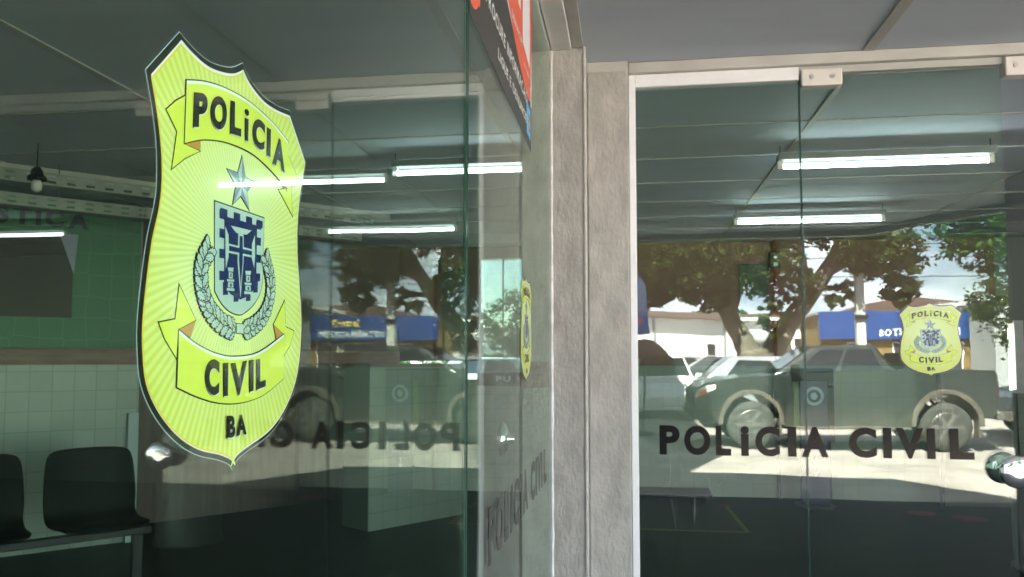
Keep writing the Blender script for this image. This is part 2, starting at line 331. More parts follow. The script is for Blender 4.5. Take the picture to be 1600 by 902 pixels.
# diagonal wall with the tiles and the green banner
DW = wall('wall', 'slanted inner wall tiled below a brown rail behind the black seats', (-7.2, 2.68), (-3.905, 5.975),
     [('plaster', None, None, 1.525, CZ - .001, 0, 'grey_wall'), ('wainscot', None, None, 0, 1.40, .012, 'tile'), ('rail', None, None, 1.40, 1.524, .03, 'trim')])
MB().box(4.58, 4.655, -.06, .14, 0, 1.015).build('edge_profile', mat('pale_profile', (.42, .50, .50), .4), DW)
wall('wall', 'brown panelled inner wall past the slanted tiled wall', (-4.6, 6.09), (-2.5, 8.56),
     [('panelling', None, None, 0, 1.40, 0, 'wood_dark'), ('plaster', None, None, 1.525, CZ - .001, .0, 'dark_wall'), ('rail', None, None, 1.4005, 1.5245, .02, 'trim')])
blk = wall('low_partition', 'tiled partition end standing inside behind the side glass', (-2.161, 6.537), (-1.53, 7.40),
     [('wainscot', None, None, 0, WT, .0, 'tile'), ('coping', None, None, WT + .0005, WT + .03, .012, 'trim')], th=.38)

# ceiling tubes -----------------------------------------------------------
def tube_light(label, x, y, m='tube', z=2.565, rz=0, ln=1.17):
    t = thing('fluorescent_lamp', label, 'lamp', (x, y, z), rz, 'fluorescent tube lamps under the inner ceiling')
    MB().tube([(-ln / 2 + .03, 0, 0), (ln / 2 - .03, 0, 0)], .0145, 12).build('tube', M[m], t, smooth=True)
    for s in (-1, 1):
        MB().box(*sorted((s * ln / 2, s * (ln / 2 - .029))), -.012, .012, -.018, .031).build('holder', M['plastic_white'], t)
        MB().tube([(s * (ln / 2 - .015), 0, .0705), (s * (ln / 2 - .015), 0, .1225)], .003, 6).build('rod', M['metal_dark'], t)
    MB().box(-ln / 2, ln / 2, -.045, .045, .0315, .07).build('batten_shield', M['batten_shield'], t)  # unseen batten added to keep the tube's light off the ceiling
    return t
tube_light('nearer lit white fluorescent tube seen through the glass doors', 1.46, 4.78)
tube_light('farther lit white fluorescent tube seen through the glass doors', 1.46, 6.72)
tube_light('lit fluorescent tube seen through the side glass above the lettering', -.81, 4.62)
tube_light('dim tube standing in for a lamp reflection at the left beneath the cable trays', -4.25, 4.1, 'tube_ghost', rz=R(45))  # faintly glowing tube added in place of a ghost reflection
for x, y in ((4.75, 4.78), (5.0, 6.5)): tube_light('lit fluorescent tube at the right end of the hall', x, y)

# cable trays
def tray(label, a, b, z):
    a, b = Vector((*a, z)), Vector((*b, z)); d = b - a; L_ = d.length
    t = thing('cable_tray', label, 'cable tray', a, math.atan2(d.y, d.x), 'perforated cable trays')
    mb = MB(); n = int(L_ / .11); st = L_ / n; hh = .078
    for i in range(n):
        x = i * st; q = st * .28; xs = [x, x + q, x + st - q, x + st]
        for (z0, z1), hole in (((0, .014), 0), ((.014, .028), 1), ((.028, .050), 0), ((.050, .064), 1), ((.064, hh), 0)):
            for k in range(3):
                if hole and k == 1: continue
                mb.box(xs[k], xs[k + 1], 0, .002, z0, z1)
    mb.build('side', M['tray'], t)
    MB().box(0, L_, .003, .14, .001, .004).build('bottom', M['tray'], t)
    for s in (.15, .5, .85): MB().tube([(L_ * s, .07, .004), (L_ * s, .07, CZ - z)], .004, 6).build('rod', M['metal_dark'], t)
    return t
tray('upper perforated grey cable tray hung above the green banner', (-5.0, 2.85), (-2.05, 6.20), 2.53)
tray('lower perforated grey cable tray just over the green banner', (-5.15, 3.05), (-2.2, 6.40), 2.425)
hb = thing('ceiling_beam', 'pale inner beam above the upper cable tray', 'beam', (-3.5, 4.8, 2.65))
at(MB().prism([(-5.2, 2.98), (-2.0, 6.55), (-2.08, 6.62), (-5.28, 3.05)], 2.62, CZ - .007, 'z').build('beam', M['header'], hb), hb)
hl = thing('pendant_lamp', 'small dark unlit lamp hanging on a cord by the cable trays', 'lamp', (-3.35, 4.1, 2.5))
MB().tube([(0, 0, .0), (0, 0, .185)], .004, 6).build('cord', M['black'], hl)
MB().lathe([(.012, .05), (.03, .03), (.035, 0), (.05, -.01), (.05, -.03)], n=20).build('shade', M['black'], hl, smooth=True)
MB().lathe([(.02, -.031), (.028, -.055), (.026, -.085), (.01, -.1)], n=16).build('bulb', M['plastic_white'], hl, smooth=True)

# ================================================================= LETTERING
_gc = {}
def glyph(ch, off=.035):
    if (ch, off) not in _gc:
        cu = bpy.data.curves.new('glyph', 'FONT'); cu.body = ch; cu.offset = off; cu.size = 1; cu.resolution_u = 5
        o = bpy.data.objects.new('glyph', cu); C.objects.link(o); dg = bpy.context.evaluated_depsgraph_get(); dg.update()
        me = bpy.data.meshes.new_from_object(o.evaluated_get(dg)); vs = [v.co.copy() for v in me.vertices]; fs = [tuple(p.vertices) for p in me.polygons]
        bpy.data.objects.remove(o); bpy.data.curves.remove(cu); bpy.data.meshes.remove(me)
        x0 = min(v.x for v in vs); x1 = max(v.x for v in vs); y0 = min(v.y for v in vs); y1 = max(v.y for v in vs)
        _gc[(ch, off)] = ([((v.x - x0) / (x1 - x0), (v.y - y0) / (y1 - y0)) for v in vs], fs, (x1 - x0) / (y1 - y0))
    return _gc[(ch, off)]
def quad_map(q, s, t):       # q: TL TR BR BL, t up
    tl, tr, br, bl = q
    return ((bl[0] * (1 - s) + br[0] * s) * (1 - t) + (tl[0] * (1 - s) + tr[0] * s) * t,
            (bl[1] * (1 - s) + br[1] * s) * (1 - t) + (tl[1] * (1 - s) + tr[1] * s) * t)
def put_glyph(mb, ch, q, d, off=.035):
    vs, fs, _ = glyph(ch, off); mb.add([(p[0], d, p[1]) for p in (quad_map(q, s, t) for s, t in vs)], fs)
def text_line(mb, s, x0, z0, h, d, width=None, off=.02, gap=.16, slant=0):
    """one line of text in the xz plane at y=d, its left end x0, base z0, cap height h"""
    ws = [(.38 if c == ' ' else glyph(c, off)[2] * (1 if c.isupper() or c.isdigit() or c in 'ltbdfhk' else .74)) for c in s]
    tot = sum(ws) + gap * (len(s) - 1); k = h if width is None else width / tot; x = x0
    for c, wd in zip(s, ws):
        if c != ' ':
            hh = h if (c.isupper() or c.isdigit() or c in 'ltbdfhk') else h * .74
            put_glyph(mb, c, [(x, z0 + hh), (x + wd * k, z0 + hh), (x + wd * k, z0), (x, z0)], d, off)
        x += (wd + gap) * k
def lettering(root):
    spans = [('P', 178, 262), ('O', 280, 388), ('L', 410, 472), ('i', 511, 545), ('C', 570, 668), ('I', 700, 734), ('A', 755, 860),
             ('C', 940, 1048), ('I', 1072, 1106), ('V', 1122, 1228), ('I', 1240, 1272), ('L', 1325, 1418)]
    for ch, a, b in spans:
        mb = MB(); x0 = (a - 798) / 1240 * 1.20; x1 = (b - 798) / 1240 * 1.20
        ch2 = ch
        put_glyph(mb, ch2, [(x0, .119), (x1, .119), (x1, 0), (x0, 0)], 0, .045)
        mb.build('letter', M['letter'], root)
lt = thing('wall_lettering', 'black letters POLiCIA CIVIL stuck across the front glass panel and door', 'lettering', (.724, 3.3495, 1.058), 0, 'black vinyl lettering on the glass')
lettering(lt)
dup(lt, (-.2915, 2.275, 1.015), R(90), 'black letters POLiCIA CIVIL seen steeply on the side glass door')

# ================================================================= THE BADGE (traced on the side glass, then reused)
BC = (.5625, 1.52)
def bp(u, v):
    y, z = onx(u, v); return (y - BC[0], z - BC[1])
def A(x, y): return bp(200 + x / 3.468, 40 + y / 3.468)
def B(x, y): return bp(280 + x / 2.91, 230 + y / 2.91)
def Cc(x, y): return bp(200 + x / 2.911, 430 + y / 2.911)
def smooth_path(P, n=4, closed=False):
    out = []; m = len(P)
    for i in range(m - (0 if closed else 1)):
        p0 = P[(i - 1) % m] if (closed or i > 0) else P[0]; p1 = P[i % m]; p2 = P[(i + 1) % m]; p3 = P[(i + 2) % m] if (closed or i < m - 2) else P[-1]
        for k in range(n):
            t = k / n
            out.append(tuple(.5 * ((2 * p1[a]) + (-p0[a] + p2[a]) * t + (2 * p0[a] - 5 * p1[a] + 4 * p2[a] - p3[a]) * t * t + (-p0[a] + 3 * p1[a] - 3 * p2[a] + p3[a]) * t ** 3) for a in (0, 1)))
    if not closed: out.append(P[-1])
    return out
def inset(P, d):
    n = len(P); ar = sum(P[i][0] * P[(i + 1) % n][1] - P[(i + 1) % n][0] * P[i][1] for i in range(n)); sg = 1 if ar > 0 else -1
    out = []
    for i in range(n):
        a, b, c = Vector(P[i - 1]), Vector(P[i]), Vector(P[(i + 1) % n])
        e1 = (b - a).normalized(); e2 = (c - b).normalized(); n1 = Vector((-e1.y, e1.x)) * sg; n2 = Vector((-e2.y, e2.x)) * sg
        m = n1 + n2; m = m.normalized() if m.length > 1e-6 else n1; out.append(tuple(b + m * d / max(.45, m.dot(n1))))
    return out
segs = [[A(85, 240), A(268, 38)], [A(268, 38), A(340, 120), A(420, 190), A(500, 222), A(560, 228), A(612, 205)],
        [A(612, 205), A(650, 290), A(720, 380), A(790, 430), A(868, 465)], [A(868, 465), A(960, 740)],
        [A(960, 740), bp(469, 299), bp(464.3, 349), bp(464, 399), bp(467.5, 449), bp(470, 516), bp(463.6, 585), bp(447, 636), bp(420, 677), bp(379, 708), bp(366, 720), bp(360, 733)],
        [bp(360, 733), bp(354, 725), bp(337, 718), bp(303, 710), bp(269, 688), bp(238, 650), bp(217, 602), bp(211, 543), bp(212, 492), bp(219, 425), bp(227, 369), bp(238, 319), bp(242, 279), bp(241, 224), bp(234, 165), bp(224.5, 109)]]
outline = []
for s in segs:
    q = smooth_path(s, 4) if len(s) > 2 else s
    outline += q[:-1]
def vinyl(name, col, rough=.13): return mat(name, col, rough)
M['v_black'] = vinyl('print_black', (.010, .014, .008)); M['v_white'] = vinyl('print_white', (.66, .74, .70)); M['v_yellow'] = vinyl('print_yellow', (.57, .72, .08))
M['v_orange'] = vinyl('print_orange', (.42, .24, .05)); M['v_mint'] = vinyl('print_mint', (.38, .55, .47)); M['v_navy'] = vinyl('print_navy', (.008, .018, .095))
M['v_grey'] = vinyl('print_grey', (.36, .47, .49)); M['v_grey_deep'] = vinyl('print_grey_deep', (.15, .22, .25)); M['v_gold'] = vinyl('print_gold', (.66, .56, .06))
def ray_mat():
    m = bpy.data.materials.new('sunburst_print'); m.use_nodes = True; t = m.node_tree; b = t.nodes['Principled BSDF']; b.inputs['Roughness'].default_value = .13
    tc = t.nodes.new('ShaderNodeTexCoord'); s = t.nodes.new('ShaderNodeSeparateXYZ'); t.links.new(tc.outputs['Object'], s.inputs[0])
    cx, cz = B(262, 480)
    def mth(op, a, b2=None, c=None):
        n = t.nodes.new('ShaderNodeMath'); n.operation = op
        for i, v in enumerate((a, b2, c)):
            if v is None: continue
            if isinstance(v, (int, float)): n.inputs[i].default_value = v
            else: t.links.new(v, n.inputs[i])
        return n.outputs[0]
    x = mth('SUBTRACT', s.outputs[0], cx); z = mth('SUBTRACT', s.outputs[2], cz)
    an = mth('ARCTAN2', z, x); ray = mth('SINE', mth('MULTIPLY', an, 132)); rr = mth('SMOOTH_MIN', mth('MULTIPLY_ADD', ray, 1.1, .45), 1, .2)
    rr.node.use_clamp = True
    rad = mth('SQRT', mth('ADD', mth('MULTIPLY', x, x), mth('MULTIPLY', z, z)))
    k = mth('DIVIDE', rad, .15); k.node.use_clamp = True
    def mix(f, a, b2):
        n = t.nodes.new('ShaderNodeMix'); n.data_type = 'RGBA'; t.links.new(f, n.inputs[0])
        for i, v in ((6, a), (7, b2)):
            if isinstance(v, tuple): n.inputs[i].default_value = (*v, 1)
            else: t.links.new(v, n.inputs[i])
        return n.outputs[2]
    light = mix(k, (.64, .82, .42), (.56, .72, .17)); deep = mix(k, (.60, .76, .32), (.52, .60, .09))
    t.links.new(mix(rr, light, deep), b.inputs['Base Color']); return m
M['rays'] = ray_mat()

bd = thing('badge_sticker', 'large yellow police badge sticker on the near side glass', 'sticker', (-.2962, BC[0], BC[1]), R(90), 'yellow shield badge stickers on the glass')
e = .00022
def lay(polys, name, m, d, parent=bd):
    mb = MB()
    for p in polys: mb.flat(p, -d * e)
    return mb.build(name, M[m], parent)
lay([inset(outline, -.0006)], 'clear_backing', 'v_grey', 0)
lay([outline], 'border', 'v_black', 1)
lay([[(x + .0009, z - .0004) for x, z in inset(outline, .0036)]], 'inner_line', 'v_white', 2)
low = [(x, z - .0022 if z > .05 else z) for x, z in inset(outline, .0042)]
lay([low], 'gold_rim', 'v_gold', 3)
lay([[(x, z) for x, z in inset(low, .0012)]], 'sunburst_field', 'rays', 4)
def ribbon(name, main, tails, folds, hl):
    r = lay([inset(p, -.0007) for p in tails + folds] + [inset(main, -.0007)], name, 'v_black', 5)
    for p in tails: lay([inset(p, .0002)], 'tail', 'v_yellow', 6, r)
    for p in folds: lay([inset(p, .0002)], 'fold', 'v_orange', 7, r)
    lay([inset(main, -.0006)], 'outline', 'v_black', 7.5, r)
    lay([inset(main, .0002)], 'highlight', 'v_white', 8, r)
    m2 = inset(main, .0002); lay([[(x, z - hl * .0022) if i < hl_n else (x, z) for i, (x, z) in enumerate(m2)]], 'face', 'v_yellow', 9, r)
    return r
top = smooth_path([A(295, 297), A(400, 305), A(520, 345), A(640, 415), A(760, 520), A(853, 632)], 4); hl_n = len(top)
bot = smooth_path([A(845, 885), A(760, 790), A(660, 700), A(560, 650), A(470, 625), A(375, 620), A(283, 640)], 4)
ribbon('upper_ribbon', top + bot, [[A(292, 380), A(240, 408), A(187, 455), A(246, 575), A(217, 778), A(290, 720), A(372, 682), A(284, 640)],
       [A(853, 700), A(905, 825), A(870, 878), A(878, 1035), A(800, 890), A(845, 885)]],
       [[A(284, 641), A(374, 621), A(372, 682)], [A(789, 830), A(846, 905), A(833, 888), A(845, 885)]], 1)
top = smooth_path([Cc(212, 248), Cc(290, 310), Cc(380, 355), Cc(470, 370), Cc(580, 350), Cc(695, 268)], 4); hl_n = len(top)
bot = smooth_path([Cc(692, 470), Cc(600, 545), Cc(500, 580), Cc(400, 582), Cc(300, 555), Cc(203, 510)], 4)
ribbon('lower_ribbon', top + bot, [[Cc(217, 42), Cc(293, 205), Cc(212, 248), Cc(204, 380), Cc(150, 290), Cc(122, 215), Cc(198, 200)],
       [Cc(700, 115), Cc(705, 235), Cc(743, 255), Cc(724, 320), Cc(695, 370), Cc(695, 268), Cc(648, 225)]],
       [[Cc(212, 248), Cc(293, 205), Cc(265, 287)], [Cc(648, 225), Cc(695, 268), Cc(660, 297)]], 1)
def word(name, items, d=11, off=.05, shade='v_white'):
    r = None
    r = None
    for k, (ins, dx, m_, nm) in enumerate(((0, 0, 'v_black', name), (.0006, .00045, 'v_white', 'inline'), (.0007, -.0001, 'v_black', 'letter_face'))):
        mb = MB()
        for ch, q in items:
            (tl, tr, br, bl) = q
            q2 = [(tl[0] + ins + dx, tl[1] - ins - dx), (tr[0] - ins + dx, tr[1] - ins - dx), (br[0] - ins + dx, br[1] + ins - dx), (bl[0] + ins + dx, bl[1] + ins - dx)]
            put_glyph(mb, ch, q2, -(d + k * .7) * e, .012 if ch == 'i' else off)
        ob = mb.build(nm, M[m_], r or bd); r = r or ob
    return r
word('police_lettering', [('P', [A(330, 362), A(408, 370), A(404, 560), A(324, 556)]), ('O', [A(420, 376), A(514, 392), A(510, 580), A(418, 562)]),
     ('L', [A(530, 406), A(590, 424), A(590, 612), A(526, 590)]), ('i', [A(608, 448), A(633, 460), A(630, 638), A(606, 626)]),
     ('C', [A(652, 487), A(722, 530), A(716, 690), A(648, 660)]), ('I', [A(730, 550), A(753, 566), A(750, 724), A(727, 708)]),
     ('A', [A(772, 590), A(828, 640), A(828, 806), A(758, 752)])], shade='v_yellow')
word('civil_lettering', [('C', [Cc(326, 380), Cc(397, 384), Cc(393, 552), Cc(327, 550)]), ('I', [Cc(410, 400), Cc(436, 398), Cc(434, 554), Cc(411, 556)]),
     ('V', [Cc(445, 402), Cc(522, 388), Cc(512, 548), Cc(452, 553)]), ('I', [Cc(529, 388), Cc(552, 384), Cc(552, 530), Cc(530, 536)]),
     ('L', [Cc(562, 384), Cc(606, 376), Cc(608, 510), Cc(562, 528)])], shade='v_yellow')
word('state_lettering', [('B', [Cc(429, 640), Cc(469, 638), Cc(468, 742), Cc(428, 746)]), ('A', [Cc(478, 638), Cc(512, 632), Cc(520, 728), Cc(472, 736)])], shade='v_yellow')
# star
tip = [B(272, 40), B(332, 158), B(305, 290), B(228, 262), B(203, 100)]; inn = [B(288, 140), B(295, 203), B(266, 224), B(243, 178), B(252, 118)]; ce = B(268, 178)
star = []
for a, b in zip(tip, inn): star += [a, b]
st = lay([inset(star, -.0006)], 'star', 'v_black', 5)
lay([inset(star, .0002)], 'light_facets', 'v_grey', 6, st)
lay([[tip[i], inn[i], ce] for i in range(5)], 'dark_facets', 'v_grey_deep', 7, st)
# coat of arms
cq = [B(146, 245), B(373, 323), B(366, 640), B(146, 640)]
arms = [B(146, 245), B(373, 323), B(369, 560)] + smooth_path([B(366, 610), B(352, 672), B(320, 722), B(285, 752), B(258, 763), B(215, 748), B(178, 712), B(146, 655)], 3)
ca = lay([inset(arms, -.0007)], 'coat_of_arms', 'v_black', 5); lay([inset(arms, .0003)], 'pale_shield', 'v_mint', 6, ca)
def Q(s, t): return quad_map(cq, s, 1 - t)
def rect(s0, s1, t0, t1): return [Q(s0, t0), Q(s1, t0), Q(s1, t1), Q(s0, t1)]
nav = [rect(.17, .84, .14, .98), [Q(.17, .975), Q(.84, .975), Q(.70, 1.10), Q(.50, 1.15), Q(.30, 1.08)]]
for s in (.10, .35, .60, .83): nav.append(rect(s, s + .13, .055, .16))
for t in (.075, .30, .54, .80): nav.append(rect(.08, .19, t, t + .11)); nav.append(rect(.82, .93, t + .0, t + .11))
for s, t in ((.13, 1.03), (.34, 1.12), (.60, 1.12), (.76, 1.01)): nav.append(rect(s + .02, s + .12, t - .1, t + .055))
lay(nav, 'navy_field', 'v_navy', 7, ca)
pale = [[B(217, 357), B(312, 380), B(290, 399), B(243, 391)], [B(252, 392), B(276, 398), B(276, 520), B(262, 685), B(248, 520)],
        [B(203, 438), B(318, 466), B(318, 503), B(203, 480)], [B(192, 360), B(207, 400), B(207, 500), B(194, 555)], [B(328, 400), B(329, 480), B(325, 552), B(313, 505), B(314, 440)]]
for cx, cyy in ((216, 545), (296, 560)):
    pale += [[B(cx - 12, cyy + 2), B(cx + 14, cyy + 4), B(cx + 12, cyy + 22), B(cx - 10, cyy + 20)], [B(cx - 8, cyy + 24), B(cx + 10, cyy + 26), B(cx + 10, cyy + 54), B(cx - 8, cyy + 52)],
             [B(cx - 16, cyy + 55), B(cx + 17, cyy + 58), B(cx + 16, cyy + 68), B(cx - 15, cyy + 66)], [B(cx - 11, cyy + 69), B(cx + 12, cyy + 71), B(cx + 13, cyy + 94), B(cx - 12, cyy + 92)],
             [B(cx - 17, cyy + 95), B(cx + 18, cyy + 98), B(cx + 18, cyy + 110), B(cx - 17, cyy + 107)]]
lay(pale, 'cross_and_towers', 'v_mint', 8, ca)
lay([[B(257, 404), B(271, 407), B(271, 515), B(262, 640), B(254, 515)], [B(208, 448), B(313, 473), B(313, 493), B(208, 472)]] +
    [rr for cx, cyy in ((216, 545), (296, 560)) for rr in ([B(cx - 2, cyy + 30), B(cx + 3, cyy + 30), B(cx + 3, cyy + 46), B(cx - 2, cyy + 46)], [B(cx - 3, cyy + 76), B(cx + 4, cyy + 76), B(cx + 4, cyy + 90), B(cx - 3, cyy + 90)])], 'navy_inlay', 'v_navy', 9, ca)
# wreath of oak leaves
def leaf(c, ang, ln, wd):
    pts = []; prof = [(0, .12), (.12, .5), (.2, .38), (.32, .85), (.42, .55), (.55, 1), (.65, .6), (.78, .75), (.88, .3), (1, 0)]
    side = [(s, r) for s, r in prof] + [(s, -r) for s, r in reversed(prof[:-1])]
    ca_, sa = math.cos(ang), math.sin(ang)
    for s, r in side:
        x, y = s * ln, r * wd; pts.append((c[0] + x * ca_ - y * sa, c[1] + x * sa + y * ca_))
    return pts
back, front, veins = [], [], []
for path, flip in (([B(236, 832), B(180, 806), B(130, 755), B(98, 690), B(82, 610), B(86, 530), B(118, 460)], 1),
                   ([B(272, 838), B(318, 815), B(360, 775), B(388, 715), B(399, 640), B(392, 570), B(375, 505)], -1)):
    sp = smooth_path(path, 3); n = len(sp)
    for i in range(0, n - 1):
        a, b = Vector(sp[i]), Vector(sp[i + 1]); ang = math.atan2((b - a).y, (b - a).x); sc = (.0125 if flip == 1 else .0115)
        for da in (.75, -.75, 0):
            if da == 0 and i % 2: continue
            lf = leaf(a, ang + da, sc, sc * .30); back.append(inset(lf, -.00055)); front.append(inset(lf, .00015))
            tipv = Vector((math.cos(ang + da), math.sin(ang + da))) * sc * .8; nv = Vector((-tipv.y, tipv.x)).normalized() * .00018
            veins.append([tuple(a + nv), tuple(a - nv), tuple(a + tipv)])
wr = lay(back, 'wreath', 'v_black', 5); 
mb = MB(); mo = MB()
for i, p in enumerate(front): mb.flat(p, -(9.6 + (i % 6) * .35) * e); mo.flat(back[i], -(9.5 + (i % 6) * .35) * e)
mb.build('leaves', M['v_mint'], wr); mo.build('leaf_outlines', M['v_black'], wr)
lay(veins, 'veins', 'v_black', 12, wr)
kn = [B(237, 803), B(269, 806), B(268, 848), B(237, 845)]
lay([inset(kn, -.0006)], 'knot', 'v_black', 13); lay([kn], 'knot_wrap', 'v_mint', 14)
# sheen line of the clear film folded at the left corner
b2 = dup(bd, (1.165, 3.3495, 1.522), 0, 'small yellow badge sticker on the front glass door', scale=.93)
b3 = dup(bd, (-.2915, 2.285, 1.533), R(90), 'small yellow badge sticker seen edge-on on the side glass door', scale=.985)

# ================================================================= POSTER on the side glass door
PX = -.2975
def pp(x, y): 
    a, b = onx(700 + x / 3.006, y / 3.006); return (a, b)
po = thing('poster', 'black and red poster on the side glass with steep white text lines', 'poster', (-.2915, 2.0, 2.3), R(90))
ML = {}
M['p_black'] = mat('poster_black', (.035, .035, .03), .5); M['p_red'] = mat('poster_red', (.58, .10, .05), .5); M['p_white'] = mat('poster_white', (.62, .62, .66), .5)
M['p_print'] = mat('poster_text', (.60, .61, .58), .5); M['p_skyblue'] = mat('poster_blue', (.10, .35, .62), .5)
def pl_(ps, name, m, d, parent=po):
    mb = MB()
    for p in ps: mb.flat([(a - 2.0, b - 2.3) for a, b in p], -d * .0004)
    return mb.build(name, M[m], parent)
zb = 2.085; zt = 2.66; y0, y1 = 1.452, 2.43
pl_([[(y0, zb + .02), (y1, zb), (y1, zt), (y0, zt)]], 'sheet', 'p_black', 0)
# red rounded field at the left corner, white wedge, big red field
pl_([smooth_path([(y0, zb + .045), (1.50, zb + .047), (1.545, zb + .075), (1.56, zb + .12), (1.555, zt), (y0, zt)], 3)], 'corner_field', 'p_red', 1)
pl_([[(1.62, zt), (1.60, zb + .36), (2.05, zb + .22), (1.92, zt)]], 'white_wedge', 'p_white', 1)
pl_([smooth_path([(1.80, zb + .34), (2.05, zb + .215), (2.30, zb + .15), (2.39, zb + .15), (2.405, zb + .22), (2.41, zt), (1.80, zt)], 2)], 'red_field', 'p_red', 2)
pl_([[(2.41, zb + .14), (2.428, zb + .14), (2.428, zt), (2.41, zt)]], 'white_margin', 'p_white', 1)
pl_([[(2.22, zb + .27), (2.385, zb + .25), (2.385, zt), (2.22, zt)]], 'pale_panel', 'p_white', 3)
def tline(ya, yb, z, hgt, s):
    t1 = MB(); text_line(t1, s, ya - 2.0, z - 2.3, hgt, -.0018, width=yb - ya, off=.02); t1.build('text_line', M['p_print'], po)
tline(1.62, 2.32, zb + .118, .034, 'PROCURE INFORMACAO'); tline(1.78, 2.30, zb + .055, .026, 'LIGUE E DENUNCIE')
tline(2.0, 2.20, zb + .25, .02, 'DENUNCIA'); tline(2.24, 2.37, zb + .21, .012, 'ANONIMA')
tline(1.86, 2.17, zb + .34, .14, '181')
pl_([[(2.315, zb + .035), (2.405, zb + .03), (2.405, zb + .125), (2.315, zb + .13)]], 'emblem', 'p_skyblue', 1)
pl_([[(2.35, zb + .05), (2.385, zb + .05), (2.385, zb + .10), (2.35, zb + .10)]], 'emblem_mark', 'v_orange', 2)

# ================================================================= INTERIOR OBJECTS
# green banner on the slanted wall; local frame: x along the wall, face towards -y
dw_o = Vector((-7.2, 2.68, 0)); ang = R(45)
def on_wall(s, off=.02): return dw_o + Vector((math.cos(ang) * s + math.sin(ang) * off, math.sin(ang) * s - math.cos(ang) * off, 0))
def hex_mat():
    m = mat('green_banner', (.03, .19, .08), .45); t = m.node_tree; b = t.nodes['Principled BSDF']
    v = t.nodes.new('ShaderNodeTexVoronoi'); v.feature = 'DISTANCE_TO_EDGE'; v.inputs['Scale'].default_value = 6; v.inputs['Randomness'].default_value = .25
    tc = t.nodes.new('ShaderNodeTexCoord'); r = t.nodes.new('ShaderNodeValToRGB'); r.color_ramp.elements[0].position = .01; r.color_ramp.elements[1].position = .03
    r.color_ramp.elements[0].color = (.04, .22, .09, 1); r.color_ramp.elements[1].color = (.02, .16, .06, 1)
    t.links.new(tc.outputs['Object'], v.inputs['Vector']); t.links.new(v.outputs['Distance'], r.inputs[0]); t.links.new(r.outputs[0], b.inputs['Base Color']); return m
M['green'] = hex_mat()
gb = thing('banner', 'green printed banner reading STICA on the slanted wall over the seats', 'banner', on_wall(2.0), ang)
MB().box(0, 2.64, -.006, .0, 1.53, 2.66).build('sheet', M['green'], gb)
tm = MB(); text_line(tm, 'STICA', 1.64, 2.452, .135, -.0075, width=.62, off=.05, gap=.2); tm.build('printed_word', mat('banner_text', (.002, .012, .006), .6), gb)
pi = MB().box(1.0, 2.16, -.0085, -.0065, 1.76, 2.40).build('dark_picture', mat('dark_picture', (.028, .028, .016), .5, noise=.4, nscale=2), gb)
MB().prism([(2.06, 2.405), (2.19, 2.41), (2.165, 2.10)], -.0115, -.009, 'y').build('pale_triangle', mat('lilac_print', (.30, .33, .45), .5), gb)
MB().prism(smooth_path([(1.0, 1.77), (1.0, 2.0), (1.22, 1.93), (1.30, 1.77)], 4), -.0115, -.009, 'y').build('blue_shape', mat('blue_print', (.06, .13, .32), .5), gb)
# black moulded seats on a beam
bench = thing('seat_bench', 'row of black moulded seats on a beam below the green banner', 'bench', (-3.32, 4.62, 0), R(48))
def seat_shell(cx, parent):
    w_, d_ = .27, .44; rows = []
    prof = [(-.44, .435), (-.41, .452), (-.30, .440), (-.12, .425), (-.02, .445), (.02, .50), (.045, .60), (.075, .74), (.10, .86), (.108, .885)]
    wid = [.225, .245, .26, .262, .262, .262, .268, .262, .25, .215]; v = []; n = 9
    for (y, z), wd in zip(prof, wid):
        for k in range(n):
            s = -1 + 2 * k / (n - 1); v.append((cx + s * wd, y - .035 * s * s * (1 if z > .5 else 0), z + (.018 * s * s if z <= .5 else -.012 * s ** 6)))
    f = [(i * n + k, i * n + k + 1, (i + 1) * n + k + 1, (i + 1) * n + k) for i in range(len(prof) - 1) for k in range(n - 1)]
    mb = MB(); mb.add(v, f); o = mb.build('seat', M['black'], parent, smooth=True)
    s = o.modifiers.new('solid', 'SOLIDIFY'); s.thickness = .02; q = o.modifiers.new('sub', 'SUBSURF'); q.levels = q.render_levels = 2
for cx in (0, -.62, -1.24): seat_shell(cx, bench)
MB().box(-1.6, .30, -.24, -.18, .365, .41).build('beam', M['metal_dark'], bench, bevel=.005)
for x in (.22, -1.45):
    l = MB().box(x - .03, x + .03, -.235, -.185, .03, .3645).build('leg', M['metal_dark'], bench, bevel=.004)
    MB().box(x - .03, x + .03, -.44, .05, .004, .0295).build('foot', M['metal_dark'], l, bevel=.004)

# items on / before the back wall of the hall
nb = thing('notice_board', 'dark green notice board on the brown wall beside the red pipe', 'notice board', (1.33, 8.70, 1.9))
MB().box(-.155, .135, -.012, .018, -.40, .535).build('panel', mat('board_green', (.10, .13, .09), .6, noise=.3, nscale=12), nb)
MB().box(-.162, .142, -.006, .019, .536, .545).build('frame', M['metal_dark'], nb)
rp = thing('fire_pipe', 'dark red upright fire pipe with a call box on the brown wall', 'pipe', (1.53, 8.66, 1.45))
MB().tube([(0, 0, -.03), (0, 0, 1.235)], .017, 12).build('pipe', M['red_pipe'], rp, smooth=True)
bx = MB().box(-.055, .055, -.05, .03, .94, 1.11).build('call_box', M['metal_dark'], rp, bevel=.006)
MB().box(-.018, .022, -.056, -.051, .96, 1.0).build('label_plate', M['v_white'], bx); MB().lathe([(.02, -.053), (.02, -.06), (.01, -.063)], (0, 0, 1.055), 'y', 16).build('bell', M['steel_dull'], bx)
bx = MB().box(-.045, .02, -.045, .02, .31, .50).build('call_point', M['red_pipe'], rp, bevel=.006)
MB().lathe([(.014, -.047), (.014, -.054)], (-.01, 0, .37), 'y', 16).build('button', M['v_white'], bx)
db = thing('display_board', 'dark display board behind the blue standing sign', 'board', (1.777, 8.60, 0))
MB().box(-.297, .297, -.02, .02, .60, 1.345).build('panel', mat('dark_board', (.03, .035, .03), .6, noise=.2), db)
